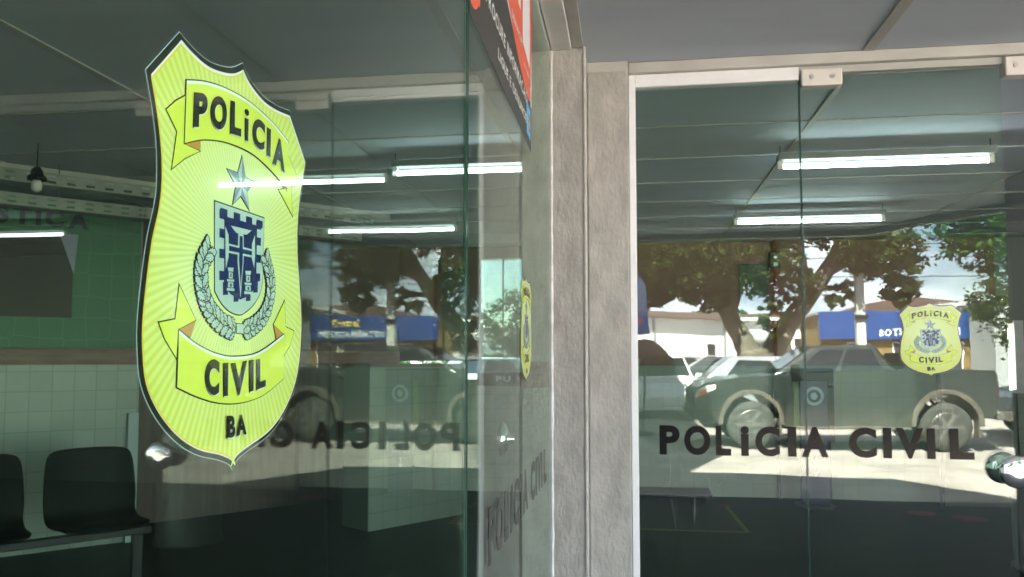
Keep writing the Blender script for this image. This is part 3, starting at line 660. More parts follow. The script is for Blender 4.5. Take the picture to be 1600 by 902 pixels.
for s in (-1, 1): MB().box(s * .25 - .015, s * .25 + .015, .0205, .045, .004, .62).build('leg', M['metal_dark'], db)
tt = thing('standing_sign', 'narrow blue standing sign with a round pale emblem and down arrow', 'sign', (1.80, 8.25, 0))
MB().box(-.135, .135, -.03, .03, .03, 1.235).build('panel', M['blue'], tt, bevel=.008)
MB().box(-.17, .17, -.16, .16, .004, .0295).build('foot', M['metal_dark'], tt, bevel=.004)
ring = MB()
for k in range(28):
    a0, a1 = 2 * math.pi * k / 28, 2 * math.pi * (k + 1) / 28
    ring.add([(r * math.cos(a), -.0325, 1.08 + r * math.sin(a)) for a, r in ((a0, .062), (a1, .062), (a1, .092), (a0, .092))], [(0, 1, 2, 3)])
ring.build('emblem_ring', M['pale_blue'], tt)
MB().flat([(.035 * math.cos(k * math.pi / 3), 1.08 + .04 * math.sin(k * math.pi / 3)) for k in range(6)], -.0325).build('emblem_core', M['pale_blue'], tt)
ta = MB(); text_line(ta, 'PISE AQUI', -.09, .46, .028, -.0325, width=.18, off=.01)
ta.box(-.007, .007, -.033, -.0322, .33, .41); ta.flat([(-.028, .345), (.028, .345), (0, .30)], -.0326); ta.build('arrow_and_text', M['pale_blue'], tt)
MB().box(-.19, -.14, -.012, .012, .62, 1.22).build('green_side_strip', mat('green_strip', (.12, .20, .03), .5), tt)
MB().box(-.1395, -.1355, -.008, .008, .7, 1.1).build('hinge', M['metal_dark'], tt)
tp = MB().box(-.2, .955, 6.95, 6.985, .0045, .006); tp.prism([(.955, 6.95), (.99, 6.95), (.955, 8.12), (.92, 8.12)], .0068, .0075, 'z')
tag(tp.build('floor_tape', M['yellow_tape']), 'yellow tape lines meeting at a corner on the dark floor', 'tape')
for x, y, r, lb in ((2.70, 8.05, .13, 'pink round floor sticker left of the other near the back wall'), (3.04, 7.85, .15, 'wider pink floor sticker towards the pale round pillar'), (.93, 8.17, .07, 'small pink floor sticker at the end of the yellow tape')):
    tag(MB().prism([(x + r * math.cos(k * .314), y + r * math.sin(k * .314)) for k in range(20)], .0045, .0062, 'z').build('floor_sticker', M['pink']), lb, 'sticker', 'pink stickers on the inner floor')
mt = thing('low_bench', 'low dark bench against the tiled wall behind the yellow tape', 'bench', (.35, 8.45, 0))
MB().box(-.9, .47, -.2, .2, .06, .10).build('seat', M['black'], mt, bevel=.01)
for x in (-.8, .38): MB().box(x - .03, x + .03, -.17, .17, .004, .0595).build('leg', M['black'], mt)
pc = thing('round_pillar', 'pale round pillar standing inside at the right edge', 'pillar', (2.86, 6.0, 0))
MB().lathe([(.26, .004), (.26, .03), (.245, .05), (.245, .62), (.235, .64)], n=36).build('base', mat('pillar_metal', (.22, .24, .22), .35, .3, noise=.15, nscale=4), pc, smooth=True)
MB().lathe([(.16, .6405), (.16, .68), (.10, .72), (.02, .725)], n=36).build('lid', M['steel_dull'], pc, smooth=True)
pc['label'] = 'pale round bin-like drum standing inside at the right edge'; pc['category'] = 'drum'; pc.name = 'metal_drum'
hp = thing('hall_partition', 'brown and grey partition panel behind the small badge sticker', 'partition', (3.3, 8.4, 0))
MB().box(-.27, .35, -.02, .02, .02, 2.06).build('panel', mat('partition_panel', (.17, .14, .11), .6, noise=.2, nscale=3), hp)
MB().box(-.30, -.2705, -.025, .025, .004, 2.08).build('post', M['metal_dark'], hp)
# sign PU on the back window band
ps = MB(); text_line(ps, 'PU', -1.43, 1.195, .062, 8.657, width=.16, off=.03)
ob = ps.build('band_text', M['pale_blue'], bwn); ob.location = (1.38, -8.74, -1.2)

# ================================================================= THE STREET BEHIND THE VIEWER
def paint(name, col, rough=.3, dusty=None):
    m = mat(name, col, rough, coat=.5)
    if dusty:      # dried mud reaching up the lower body
        t = m.node_tree; b = t.nodes['Principled BSDF']; tc = t.nodes.new('ShaderNodeTexCoord'); s = t.nodes.new('ShaderNodeSeparateXYZ')
        n = t.nodes.new('ShaderNodeTexNoise'); n.inputs['Scale'].default_value = 2.5; n.inputs['Detail'].default_value = 8
        a = t.nodes.new('ShaderNodeMath'); a.operation = 'MULTIPLY_ADD'; a.inputs[1].default_value = .35
        r = t.nodes.new('ShaderNodeMapRange'); r.inputs[1].default_value = .45; r.inputs[2].default_value = .90; r.inputs[3].default_value = .75; r.inputs[4].default_value = .04
        mx = t.nodes.new('ShaderNodeMix'); mx.data_type = 'RGBA'; mx.inputs[6].default_value = (*col, 1); mx.inputs[7].default_value = (*dusty, 1)
        t.links.new(tc.outputs['Object'], s.inputs[0]); t.links.new(tc.outputs['Object'], n.inputs['Vector']); t.links.new(n.outputs['Fac'], a.inputs[0]); t.links.new(s.outputs[2], a.inputs[2])
        t.links.new(a.outputs[0], r.inputs[0]); t.links.new(r.outputs[0], mx.inputs[0]); t.links.new(mx.outputs[2], b.inputs['Base Color'])
        b.inputs['Roughness'].default_value = .3
    return m
M['truck'] = paint('truck_paint', (.018, .025, .024), .22, (.095, .085, .066))
M['mud'] = mat('muddy_plastic', (.115, .10, .078), .8, noise=.35, nscale=6)
M['tyre'] = mat('dusty_tyre', (.062, .064, .056), .85, noise=.3, nscale=10)
M['rim'] = mat('dusty_rim', (.17, .17, .155), .4, .3, noise=.3, nscale=9)
M['car_glass'] = mat('car_glass', (.015, .02, .022), .06, spec=.8)
M['lamp_clear'] = mat('lamp_clear', (.75, .72, .66), .15); M['lamp_red'] = mat('lamp_red', (.10, .008, .007), .2); M['lamp_amber'] = mat('lamp_amber', (.75, .22, .05), .2)
def arc(cx, cz, r, a0, a1, n=12): return [(cx + r * math.cos(R(a0 + (a1 - a0) * k / n)), cz + r * math.sin(R(a0 + (a1 - a0) * k / n))) for k in range(n + 1)]
def wheel(parent, x, y, r, sgn, wd=.22):
    wr_ = MB().lathe([(r * .66, -wd / 2), (r * .93, -wd / 2), (r, -wd / 2 + .03), (r, wd / 2 - .03), (r * .93, wd / 2), (r * .66, wd / 2)], (0, 0, 0), 'y', 40).build('wheel', M['tyre'], parent, smooth=True); wr_.location = (x, y, r)
    o = sgn * wd / 2
    MB().lathe([(r * .655, o - sgn * .005), (r * .60, o + sgn * .006), (r * .55, o - sgn * .035), (r * .16, o - sgn * .03), (r * .15, o + sgn * .012), (.01, o + sgn * .014)], (0, 0, 0), 'y', 32).build('rim', M['rim'], wr_)
    sp = MB()
    for k in range(6):
        a = k * math.pi / 3; c, s = math.cos(a), math.sin(a)
        q = [(.14, -.035), (.60, -.055), (.60, .055), (.14, .035)]; vs = [(r * (p * c - w_ * 3 * s * .6), yy, r * (p * s + w_ * 3 * c * .6)) for yy in (o - sgn * .03, o + sgn * .004) for p, w_ in q]
        sp.add(vs, [(0, 1, 2, 3), (7, 6, 5, 4), (0, 4, 5, 1), (1, 5, 6, 2), (2, 6, 7, 3), (3, 7, 4, 0)])
    sp.build('spokes', M['rim'], wr_)
    return wr_
def greenhouse(parent, P, yb, yt, m, glass, splits, top_front_i):
    """P: four profile points base-front, roof-front, roof-rear, base-rear"""
    (x0, z0), (x1, z1), (x2, z2), (x3, z3) = P
    v = [(x0, -yb, z0), (x1, -yt, z1), (x2, -yt, z2), (x3, -yb, z3), (x0, yb, z0), (x1, yt, z1), (x2, yt, z2), (x3, yb, z3)]
    mb = MB(); mb.add(v, [(0, 1, 2, 3), (7, 6, 5, 4), (0, 4, 5, 1), (1, 5, 6, 2), (2, 6, 7, 3), (3, 7, 4, 0)]); g_ = mb.build('cab', m, parent, bevel=.06)
    def P3(fx, fz, s, out=.006):       # point on the side: fx along, fz up
        xb = x0 + (x3 - x0) * fx; xt = x1 + (x2 - x1) * fx; zb_ = z0 + (z3 - z0) * fx; zt_ = z1 + (z2 - z1) * fx
        return (xb + (xt - xb) * fz, s * (yb + (yt - yb) * fz + out), zb_ + (zt_ - zb_) * fz)
    for s in (-1, 1):
        for a, b in splits:
            w1 = MB(); q = [P3(a, .10, s), P3(b, .10, s), P3(b, .84, s), P3(a, .84, s)]; w1.add(q, [(0, 1, 2, 3)]); w1.build('window', glass, parent)
    for (xa, za, xb, zb_, nm, sg) in ((x0, z0, x1, z1, 'windscreen', -1), (x3, z3, x2, z2, 'rear_window', 1)):
        q = []; n = Vector((-(zb_ - za), 0, xb - xa)).normalized() * .008
        if (n.x < 0) != (sg < 0): n = -n
        for t_, y_ in ((.1, .9), (.88, .9)):
            ww = yb + (yt - yb) * t_; 
            for s in ((-1, 1) if t_ < .5 else (1, -1)): q.append((xa + (xb - xa) * t_ + n.x, s * ww * y_, za + (zb_ - za) * t_ + n.z))
        MB().add(q, [(0, 1, 2, 3)]).build(nm, glass, parent)
    return g_
# pickup truck, nose towards -x
tk = thing('pickup_truck', 'dusty dark grey pickup truck parked broadside, reflected in the door glass', 'pickup truck', (3.4, -7.65, 0))
X = lambda x: x - 3.4
W = .87
prof = [(1.50, .44), (1.16, .42), (1.07, .55), (1.06, .80), (1.12, .95), (1.24, 1.04), (1.60, 1.11), (2.36, 1.19), (4.20, 1.22), (4.24, 1.27), (5.66, 1.28), (5.72, 1.20), (5.70, .62), (5.62, .52)]
prof += [(5.42, .50)] + arc(4.94, .42, .47, 5, 175, 12) + [(4.44, .38), (2.48, .36)] + arc(1.97, .42, .46, 2, 178, 12)
bt_ = MB().prism([(X(a), b) for a, b in prof], -W, W).build('body', M['truck'], tk, bevel=.075)
greenhouse(tk, [(X(2.28), 1.17), (X(3.02), 1.66), (X(3.98), 1.68), (X(4.26), 1.21)], .84, .66, M['truck'], M['car_glass'], [(.17, .50), (.54, .90)], 0)
for s in (-1, 1):
    for cx, r in ((1.97, .49), (4.94, .50)):
        a_o = arc(X(cx), .42, r + .035, -4, 184, 16); a_i = arc(X(cx), .42, r - .045, -4, 184, 16)
        MB().prism(a_o + a_i[::-1], s * (W - .05), s * (W + .055)).build('arch_flare', M['mud'], tk, bevel=.02)
        MB().box(X(cx) + .44, X(cx) + .47, *sorted((s * (W - .16), s * (W + .04))), .22, .52).build('mud_flap', M['mud'], tk)
    for cx in (1.97, 4.94): wheel(tk, X(cx), s * (W - .10), .375, s)
    MB().box(X(2.55), X(4.4), *sorted((s * (W - .02), s * (W + .10))), .33, .375).build('side_step', M['mud'], tk, bevel=.015)
    for x in (2.50, 3.36, 4.20): MB().box(X(x), X(x) + .009, *sorted((s * (W + .0005), s * (W + .004))), .46, 1.14).build('door_seam', M['black'], tk)
    for x in (3.16, 3.98): MB().box(X(x), X(x) + .15, *sorted((s * (W + .004), s * (W + .03))), 1.0, 1.035).build('door_handle', M['truck'], tk, bevel=.01)
    MB().box(X(2.58), X(2.72), *sorted((s * (W + .01), s * (W + .20))), 1.19, 1.36).build('mirror', M['black'], tk, bevel=.03)
    MB().prism([(X(1.085), .80), (X(1.40), .93), (X(1.42), 1.02), (X(1.22), .99), (X(1.11), .92)], s * (W - .1), s * (W + .012)).build('headlight', M['lamp_clear'], tk, bevel=.015)
    MB().prism([(X(1.12), .82), (X(1.25), .86), (X(1.24), .93), (X(1.13), .90)], s * (W + .0125), s * (W + .018)).build('indicator', M['lamp_amber'], tk)
    MB().box(X(5.66), X(5.735), *sorted((s * (W - .14), s * (W - .02))), .82, 1.12).build('tail_light', M['lamp_red'], tk, bevel=.01)
MB().box(X(1.02), X(1.12), -.80, .80, .46, .66).build('bumper', M['mud'], tk, bevel=.04)
MB().box(X(5.70), X(5.84), -.82, .82, .48, .62).build('bumper', M['rim'], tk, bevel=.03)
MB().box(X(1.035), X(1.058), -.5, .5, .70, .92).build('grille', M['black'], tk)
MB().prism([(X(4.35), 1.27), (X(4.55), 1.55), (X(4.62), 1.55), (X(4.5), 1.27)], -.70, .70).build('roll_bar', M['black'], tk, bevel=.02)
def hatchback(label, x, y, rz, pm, ln=4.0, hgt=1.48, rack=False, name='parked_car'):
    o = thing(name, label, 'car', (x, y, 0), rz, 'cars parked along the street'); h2 = ln / 2; Wd = .84
    pr = [(-h2 + .05, .30), (-h2, .50), (-h2 + .03, .72), (-h2 + .22, .84), (-h2 + .95, .95), (h2 - .45, 1.0), (h2 - .06, .94), (h2, .60), (h2 - .05, .32), (h2 - .42, .28)]
    pr += arc(h2 - .76, .33, .36, -5, 185, 10) + [(h2 - 1.14, .24), (-h2 + 1.22, .24)] + arc(-h2 + .82, .33, .36, -5, 185, 10) + [(-h2 + .44, .28)]
    MB().prism(pr, -Wd, Wd).build('body', pm, o, bevel=.07)
    greenhouse(o, [(-h2 + .82, .94), (-h2 + 1.62, hgt), (h2 - .75, hgt - .02), (h2 - .12, .98)], .78, .58, pm, M['car_glass'], [(.18, .48), (.51, .86)], 0)
    for s in (-1, 1):
        for cx in (h2 - .76, -h2 + .82): wheel(o, cx, s * (Wd - .1), .31, s, .18)
        MB().prism([(-h2 + .02, .62), (-h2 + .30, .68), (-h2 + .42, .83), (-h2 + .1, .78)], s * (Wd - .08), s * (Wd + .01)).build('headlight', M['lamp_clear'], o)
        MB().prism([(h2 - .26, .72), (h2 + .008, .70), (h2 - .04, .93), (h2 - .2, .93)], s * (Wd - .10), s * (Wd + .008)).build('tail_light', M['lamp_red'], o)
        MB().box(-h2 + 1.2, -h2 + 1.32, *sorted((s * Wd, s * (Wd + .14))), .94, 1.05).build('mirror', pm, o, bevel=.02)
        MB().box(-.05, -.04, *sorted((s * (Wd + .0005), s * (Wd + .004))), .36, .93).build('door_seam', M['black'], o)
    MB().box(h2 - .02, h2 + .01, -.25, .25, .62, .74).build('number_plate', M['v_white'], o)
    return o
PS = paint('silver_paint', (.28, .30, .32), .25); PW = paint('white_paint_car', (.75, .75, .75), .25); PD = paint('dark_car_paint', (.03, .04, .05), .25); PG = paint('grey_car_paint', (.16, .18, .19), .25)
hatchback('silver hatchback with red tail light showing past the pickup nose', 3.45, -11.6, math.pi, PS, hgt=1.50)
hatchback('white hatchback behind the silver one at the left of the street', -.05 + .9, -15.0, -math.pi / 2, PW, ln=4.1)
hatchback('dark hatchback parked far off before the long white building', 3.4, -23.5, 0, PD, ln=4.4)
hatchback('small grey hatchback farthest away beside the street', 1.9, -31, 0, PG)
hatchback('black car just behind the tailgate of the pickup', 9.0, -9.6, 0, PD, ln=4.4)
hatchback('pale car seen through the back window behind the side glass', -4.6, 24, 0, PS, ln=4.2)

# --- trees
def leaves_mesh(blobs, n, size, rnd):
    mb = MB(); tot = sum(b[3] for b in blobs)
    for (c, rx, rz_, wgt) in blobs:
        cl = max(4, int(n * wgt / tot / 26))
        for _ in range(cl):
            while True:
                d = Vector((rnd.uniform(-1, 1), rnd.uniform(-1, 1), rnd.uniform(-1, 1)))
                if .35 < d.length < 1: break
            cc = Vector((c[0] + d.x * rx, c[1] + d.y * rx, c[2] + d.z * rz_)); rr = rnd.uniform(.16, .42) * (rx + rz_) * .28
            for _ in range(26):
                p = cc + Vector((rnd.gauss(0, 1), rnd.gauss(0, 1), rnd.gauss(0, .8))) * rr * .62
                a = Vector((rnd.gauss(0, 1), rnd.gauss(0, 1), rnd.gauss(0, .6))).normalized(); b = a.cross(Vector((rnd.gauss(0, 1), rnd.gauss(0, 1), rnd.gauss(0, 1)))).normalized()
                s = size * rnd.uniform(.6, 1.3)
                mb.add([p - a * s, p + b * s * .45, p + a * s, p - b * s * .45], [(0, 1, 2, 3)])
    return mb
def leaf_mat(name, c1, c2):
    m = bpy.data.materials.new(name); m.use_nodes = True; t = m.node_tree; t.nodes.clear(); o = t.nodes.new('ShaderNodeOutputMaterial')
    n = t.nodes.new('ShaderNodeTexNoise'); n.inputs['Scale'].default_value = 1.7; n.inputs['Detail'].default_value = 8; tc = t.nodes.new('ShaderNodeTexCoord')
    r = t.nodes.new('ShaderNodeValToRGB'); r.color_ramp.elements[0].color = (*c1, 1); r.color_ramp.elements[1].color = (*c2, 1); r.color_ramp.elements[0].position = .38; r.color_ramp.elements[1].position = .62
    d = t.nodes.new('ShaderNodeBsdfDiffuse'); tl = t.nodes.new('ShaderNodeBsdfTranslucent'); mx = t.nodes.new('ShaderNodeMixShader'); mx.inputs[0].default_value = .3
    L = t.links.new; L(tc.outputs['Object'], n.inputs['Vector']); L(n.outputs['Fac'], r.inputs[0]); L(r.outputs[0], d.inputs[0]); L(r.outputs[0], tl.inputs[0]); L(d.outputs[0], mx.inputs[1]); L(tl.outputs[0], mx.inputs[2]); L(mx.outputs[0], o.inputs[0]); return m
M['bark'] = mat('bark', (.20, .165, .125), .95, noise=.5, nscale=5, bump=.6, bscale=12, stretch=(1, 1, .3))
M['leaf_a'] = leaf_mat('leaf_olive', (.030, .040, .014), (.062, .084, .026)); M['leaf_b'] = leaf_mat('leaf_green', (.02, .055, .018), (.055, .13, .03)); M['leaf_c'] = leaf_mat('leaf_yellow_green', (.07, .085, .02), (.17, .18, .05))
def tree(label, base, limbs, blobs, n, size, lm, seed, group='trees along the street'):
    rnd = random.Random(seed); o = thing('tree', label, 'tree', base, 0, group)
    tr = MB()
    for pts, r0, r1 in limbs:
        sp = []; P3 = [Vector(p) for p in pts]; k = 5
        for i in range(len(P3) - 1):
            for q in range(k): sp.append(P3[i].lerp(P3[i + 1], q / k) + Vector((rnd.gauss(0, .02), rnd.gauss(0, .02), 0)) * (0 if i + q == 0 else 1))
        sp.append(P3[-1]); m_ = len(sp) - 1
        tr.tube([tuple(p) for p in sp], [r0 + (r1 - r0) * (i / m_) ** .8 for i in range(m_ + 1)], 10)
    tr.build('trunk', M['bark'], o, smooth=True)
    leaves_mesh(blobs, n, size, rnd).build('crown', lm, o)
    return o
# big forked tree: local coordinates, 15.3 m behind the viewer
tree('big forked tree with wide brownish crown above the pickup', (3.45, -15.3, 0),
     [([(0, 0, -.1), (0, 0, .9), (-.15, 0, 1.7)], .55, .42), ([(-.1, 0, 1.3), (-.75, .1, 2.6), (-1.3, .3, 3.8), (-2.2, .5, 5.0)], .34, .10), ([(.05, 0, 1.2), (1.0, -.1, 2.7), (1.72, 0, 3.7), (2.3, .2, 4.9), (2.9, .3, 6.2)], .34, .10),
      ([(1.72, 0, 3.7), (2.6, .6, 4.1), (3.3, .9, 4.6)], .14, .05), ([(-.75, .1, 2.6), (-.3, -.4, 3.9), (.2, -.6, 5.6)], .18, .07), ([(1.2, 0, 3.0), (1.0, .4, 4.2), (.7, .7, 5.6)], .16, .05)],
     [((-2.4, .2, 4.6), 1.6, 1.2, 5), ((-1.0, 0, 4.4), 1.5, 1.0, 4), ((.2, .1, 5.4), 1.7, 1.1, 4), ((-2.9, 0, 3.35), .8, .55, 1.6), ((-1.4, .4, 3.2), .8, .5, 1.4), ((3.1, .4, 4.1), .95, .75, 2.0), ((3.4, .6, 3.15), .5, .4, .8), ((2.0, .6, 5.0), 1.1, .8, 2), ((2.1, .2, 3.1), .45, .4, .5), ((.9, .5, 3.3), .55, .5, .5), ((0, 0, 7.2), 2.8, 1.5, 6), ((.3, .7, 2.6), .35, .6, .4), ((2.25, 1.75, 3.95), .6, .5, 1.2), ((-1.9, .5, 3.9), 1.5, .9, 4), ((0, .4, 3.9), 1.0, .8, 2.5)],
     60000, .085, M['leaf_a'], 11)
tree('dense green tree leaning in from the right behind the pickup', (6.75, -5.9, 0),
     [([(0, 0, -.1), (-.15, 0, 1.4), (-.5, 0, 2.6)], .22, .16), ([(-.5, 0, 2.6), (-1.2, .1, 3.3), (-1.9, .2, 3.7)], .12, .04), ([(-.5, 0, 2.6), (.2, .2, 4.0), (.6, .2, 5.2)], .13, .05)],
     [((-1.5, 0, 3.25), .7, .5, 2), ((-.9, 0, 2.95), .55, .45, 1.5), ((-1.7, 0, 3.75), .8, .45, 2), ((-.9, .1, 3.4), .8, .6, 3), ((0, 0, 4.0), 1.3, .9, 4), ((.6, 0, 5.2), 1.6, 1.0, 4), ((-.9, .2, 4.6), 1.1, .7, 3)], 20000, .055, M['leaf_b'], 5)
tree('small yellow-green sunlit tree at the left of the street', (-.9, -10.2, 0),
     [([(0, 0, -.1), (.1, 0, 1.5), (.3, 0, 2.8)], .12, .06), ([(.2, 0, 2.0), (.7, 0, 2.7), (1.1, 0, 3.2)], .06, .03)],
     [((.9, 0, 3.2), .62, .50, 2), ((.1, 0, 3.7), .9, .7, 3), ((.9, .1, 4.0), .7, .5, 2)], 4200, .05, M['leaf_c'], 8)
tree('rounded far tree rising above the long white building', (7.8, -62, 0), [([(0, 0, 0), (0, 0, 3)], .3, .2)], [((0, 0, 4.6), 2.6, 1.3, 1), ((1.6, 0, 4.0), 1.8, 1.0, .6)], 5000, .16, M['leaf_b'], 3)
for i, (x, y) in enumerate(((-8.0, 36), (-5.2, 38), (-2.6, 37), (-11, 37), (3.0, 38), (17, 36))):
    tree(['leafy tree at left beyond the back window', 'leafy tree centred beyond the back window', 'leafy tree at right beyond the back window', 'leftmost leafy tree behind the station', 'leafy tree behind the station hall', 'leafy tree behind the narrow bright window'][i],
         (x, y, 0), [([(0, 0, 0), (.1, 0, 2.2)], .16, .1)], [((0, 0, 3.0), 1.7, 1.6, 2), ((.5, 0, 1.6), 1.6, 1.0, 1)], 3000, .13, M['leaf_b'], 30 + i, 'trees behind the station')

# --- buildings
M['b_white'] = mat('white_render', (.80, .79, .76), .85, noise=.08, nscale=.8); M['b_yellow'] = mat('ochre_render', (.20, .135, .045), .85, noise=.15, nscale=2)
M['roof_tile'] = mat('clay_roof', (.10, .058, .045), .85, noise=.35, nscale=2.5, stretch=(4, 1, 1)); M['sign_blue'] = mat('sign_blue', (.006, .045, .19), .45, noise=.12, nscale=1)
M['sign_yellow'] = mat('sign_yellow', (.85, .62, .06), .5); M['dark_opening'] = mat('dark_opening', (.03, .03, .03), .5); M['shutter'] = mat('grey_shutter', (.30, .31, .31), .6)
def windows(parent, rects, y, m='dark_opening', nm='window'):
    for x0, x1, z0, z1 in rects:
        f_ = MB().box(x0 - .05, x1 + .05, y - .05, y, z0 - .05, z1 + .05).build(nm, M['b_white'], parent); MB().box(x0, x1, y - .06, y - .0505, z0, z1).build('pane', M[m], f_)
# long white building receding down the street
a, b = Vector((.2, -38.5, 0)), Vector((16.2, -50.5, 0)); dv = b - a
lb = thing('long_building', 'long white low building with clay roof receding down the street', 'building', a, math.atan2(dv.y, dv.x) + math.pi)
Ln = dv.length
MB().box(-Ln, 0, 0, 9, -.05, 3.75).build('wall', M['b_white'], lb)
MB().prism([(-.45, 3.751), (4.5, 4.5), (9.5, 3.751)], -Ln - .2, .25, 'x').build('roof', M['roof_tile'], lb)
windows(lb, [(-x - .6, -x, 1.6, 2.3) for x in (5.5, 11, 17)], 0)
for x in (1.5, 6.9, 12.6): MB().box(-x - .08, -x + .08, -.08, -.001, 0, 3.74).build('downpipe', M['shutter'], lb)
# pharmacy
ph = thing('pharmacy', 'ochre shop with wide blue fascia sign and clay roof across the street', 'building', (11.3, -29.28, 0), math.pi)
MB().box(-2.85, 3.12, 0, 8, -.05, 3.3).build('wall', M['b_yellow'], ph)
fs = MB().box(-2.75, 3.22, -.30, -.002, 2.27, 3.42).build('fascia_sign', M['sign_blue'], ph, bevel=.02)
tm = MB(); text_line(tm, 'MEDICAMENTOS', -2.35, 2.42, .30, -.305, width=3.1, off=.05); tm.build('white_word', M['v_white'], fs)
tm = MB(); text_line(tm, 'Central', -1.75, 2.88, .36, -.305, width=1.3, off=.05); tm.build('yellow_word', M['sign_yellow'], fs)
MB().box(-2.87, 3.27, -.02, 8.1, 3.3005, 3.40).build('roof', M['shutter'], ph)
windows(ph, [(1.1, 2.0, .1, 2.1), (-1.3, .1, .1, 2.1), (-2.5, -1.6, .1, 2.1)], 0)
# second clay roofed house behind the sign
h2_ = thing('house', 'house with raised clay tiled roof standing behind the blue sign', 'house', (14.5, -42, 0), math.pi)
MB().box(-6, 3.6, 0, 7, -.05, 4.0).build('wall', M['b_white'], h2_); MB().prism([(-6.4, 4.0), (-5.5, 4.6), (-1.2, 4.95), (2.6, 4.0)], -.4, 7.4, 'y').build('roof', M['roof_tile'], h2_)
windows(h2_, [(1.0, 2.0, 2.4, 3.4), (-2.0, -1.0, 2.4, 3.4)], 0)
h3 = thing('house', 'small white house with grey shutter between the tree and the shop', 'house', (7.6, -33, 0), math.pi)
MB().box(-1.0, 2.2, 0, 6, -.05, 3.25).build('wall', M['b_white'], h3); MB().box(-1.1, 2.3, -.35, 6.1, 3.2505, 3.38).build('roof', M['b_white'], h3)
MB().box(.1, 1.7, -.04, -.001, .05, 2.1).build('shutter', M['shutter'], h3); MB().prism([(-.9, 2.35), (-.02, 2.6), (-.02, 2.5), (-.9, 2.25)], 0, 1.9, 'x').build('awning', M['shutter'], h3)
windows(h3, [(-.75, -.3, 1.7, 2.4)], 0)
tree('dark tree beside the pharmacy at the right end of the blue sign', (15.6, -27.5, 0), [([(0, 0, 0), (.1, 0, 2.6)], .2, .14)], [((0, 0, 3.6), 2.0, 1.5, 2), ((.8, 0, 2.2), 1.5, .8, 1)], 7000, .11, M['leaf_a'], 77)
h4 = thing('grey_building', 'long grey building closing the street on the far right', 'building', (26, -34, 0), math.pi)
MB().box(-9, 8.8, 0, 8, -.05, 4.2).build('wall', M['shutter'], h4); MB().box(-9.2, 9.0, -.2, 8.2, 4.2005, 4.45).build('parapet', M['b_white'], h4); windows(h4, [(x, x + 1.2, 1.2, 2.4) for x in (-7, -4, -1, 2, 5)], 0)
bkb = thing('back_building', 'low white building behind the station yard', 'building', (2, 48, 0))
MB().box(-25, 25, 0, 8, -.05, 3.1).build('wall', M['b_white'], bkb); MB().box(-25.2, 25.2, -.3, 8.2, 3.1005, 3.3).build('roof', M['roof_tile'], bkb)

# --- pole and wires
up = thing('utility_pole', 'tall pale concrete utility pole in front of the blue sign', 'pole', (5.71, -14.1, 0))
MB().prism([(-.115, -.02), (.115, -.02), (.08, 8.5), (-.08, 8.5)], -.11, .11).build('shaft', mat('pole_concrete', (.62, .60, .55), .9, noise=.3, nscale=4), up)
for z in (6.3, 7.6): MB().box(-.9, .9, -.19, -.1105, z, z + .1).build('crossarm', M['mud'], up)
for x in (-.8, -.3, .3, .8): MB().lathe([(.04, 7.7), (.06, 7.76), (.035, 7.82), (.05, 7.88)], (x, -.15, 0), n=10).build('insulator', M['shutter'], up)
MB().box(-.16, .16, .111, .17, 2.4, 2.5).build('band', M['metal_dark'], up)
p2 = thing('thin_post', 'thin dark metal post left of the pale utility pole', 'pole', (4.95, -17.0, 0)); MB().tube([(0, 0, 0), (0, 0, 5.2)], .035, 8).build('shaft', M['metal_dark'], p2); MB().lathe([(.035, 5.2), (.06, 5.22), (.01, 5.3)], n=10).build('cap', M['metal_dark'], p2)
for i, (z, sg) in enumerate(((3.95, .35), (4.5, .3), (4.9, .4), (5.9, .3))):
    pts = [(x, -18.25 + .02 * i, z + sg * (((x - 9) / 16) ** 2) * .6 - .1) for x in [(-14 + k * 2) for k in range(26)]]
    tag(MB().tube(pts, .013, 5).build('overhead_wire', M['metal_dark']), ['lowest sagging wire over the street', 'second sagging wire above the lowest over the street', 'third sagging wire up over the street', 'topmost wire over the street'][i], 'wire', 'overhead wires crossing the street')
# --- feather flag and parasol at the far left of the reflection
fl = thing('feather_flag', 'blue feather flag with a small pink mark behind the parasol', 'flag', (.05, -9.28, 0))
MB().tube([(0, 0, 0), (0, 0, 3.2)], .02, 8).build('mast', M['metal_dark'], fl)
MB().prism([(.021, 1.88), (.36, 1.9), (.33, 2.35), (.30, 2.9), (.15, 3.15), (.021, 3.2)], -.006, .006).build('cloth', mat('flag_blue', (.02, .17, .60), .6), fl)
MB().prism([(.03, 2.36), (.325, 2.36), (.30, 2.88), (.15, 3.12), (.03, 3.17)], .0065, .009).build('pale_panel', mat('flag_pale', (.28, .36, .58), .6), fl); MB().box(.08, .25, .0065, .0095, 2.08, 2.24).build('pink_mark', mat('flag_pink', (.70, .2, .3), .6), fl)
pr_ = thing('parasol', 'brown half-round parasol with dark pole at the left of the street', 'parasol', (.30, -8.9, 0))
MB().lathe([(.02, 1.80), (.15, 1.77), (.30, 1.68), (.42, 1.55), (.50, 1.42)], n=20).build('canopy', mat('brown_cloth', (.14, .085, .06), .8), pr_, smooth=True)
MB().tube([(0, 0, .03), (0, 0, 1.42)], .025, 8).build('pole', M['metal_dark'], pr_); MB().lathe([(.22, .0), (.22, .05), (.05, .09)], n=20).build('foot', M['metal_dark'], pr_)
hp_ = MB().prism([(-120, -3), (-90, 7), (-50, 10), (-10, 8), (30, 11), (70, 7), (120, 9), (160, -3)], -170, -165)
tag(hp_.build('hill', mat('hill_green', (.05, .07, .035), .95, noise=.4, nscale=.2)), 'low wooded hill far behind the street', kind='structure')
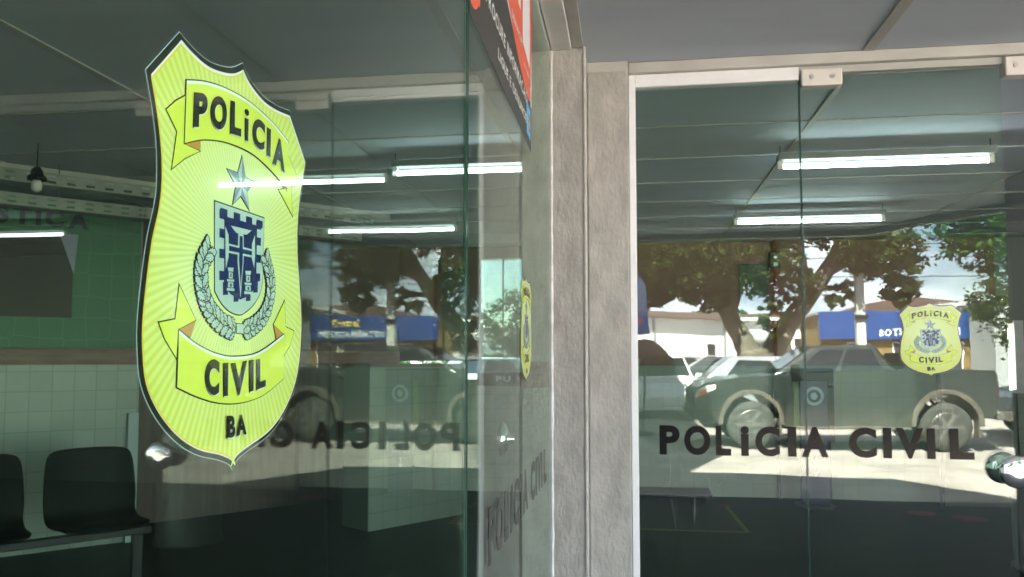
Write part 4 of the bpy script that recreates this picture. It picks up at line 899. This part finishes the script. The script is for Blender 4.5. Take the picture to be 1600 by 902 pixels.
# dried water streaks on the fixed pane
def streak_mat():
    m = bpy.data.materials.new('dried_streak'); m.use_nodes = True; t = m.node_tree; t.nodes.clear(); o = t.nodes.new('ShaderNodeOutputMaterial')
    d = t.nodes.new('ShaderNodeBsdfDiffuse'); d.inputs[0].default_value = (.7, .72, .7, 1); r = t.nodes.new('ShaderNodeBsdfTransparent'); x = t.nodes.new('ShaderNodeMixShader'); n = t.nodes.new('ShaderNodeTexNoise'); n.inputs['Scale'].default_value = 40
    k = t.nodes.new('ShaderNodeMath'); k.operation = 'MULTIPLY'; k.inputs[1].default_value = .30
    t.links.new(n.outputs['Fac'], k.inputs[0]); t.links.new(k.outputs[0], x.inputs[0]); t.links.new(r.outputs[0], x.inputs[1]); t.links.new(d.outputs[0], x.inputs[2]); t.links.new(x.outputs[0], o.inputs[0]); return m
M['streak'] = streak_mat()
def onf(u, v, y=3.349):
    r = _F + _R * ((u - 800) / _f) + _U * ((482 - v) / _f); k = y / r.y; return (r.x * k, r.z * k + H)
for pts, wd in (([(255, -260), (250, -60), (262, 200), (290, 400), (318, 480)], .0022), ([(450, 80), (458, 300), (450, 420)], .003), ([(740, 0), (690, 60), (640, 120), (600, 205)], .0045), ([(555, 0), (575, 70), (585, 120)], .003), ([(330, -160), (350, -20), (345, 60)], .002)):
    q = smooth_path([onf(1000 + x / 5.333, 740 + y / 5.333) for x, y in pts], 5); n = len(q); Lf, Rt = [], []
    for i, p in enumerate(q):
        wv = wd * (.35 + .65 * math.sin(math.pi * (i + .5) / n)) * random.uniform(.6, 1.2); Lf.append((p[0] - wv, p[1])); Rt.append((p[0] + wv, p[1]))
    at(MB().flat(Lf + Rt[::-1], 3.349).build('water_streak', M['streak'], fr), fr)
# specks of dirt on the near side pane
sp = MB(); rs = random.Random(21)
for _ in range(70):
    yy, zz, r = rs.uniform(.35, 1.4), rs.uniform(1.05, 2.2), rs.choice((.0003, .0004, .0005, .0008))
    k = rs.uniform(1, 2.2); sp.add([(-.2922, yy + r * math.cos(a * 1.047), zz + r * k * math.sin(a * 1.047)) for a in range(6)], [tuple(range(6))])
so_ = at(sp.build('dirt_specks', M['streak'], pa), pa); so_['kind'] = 'stuff'
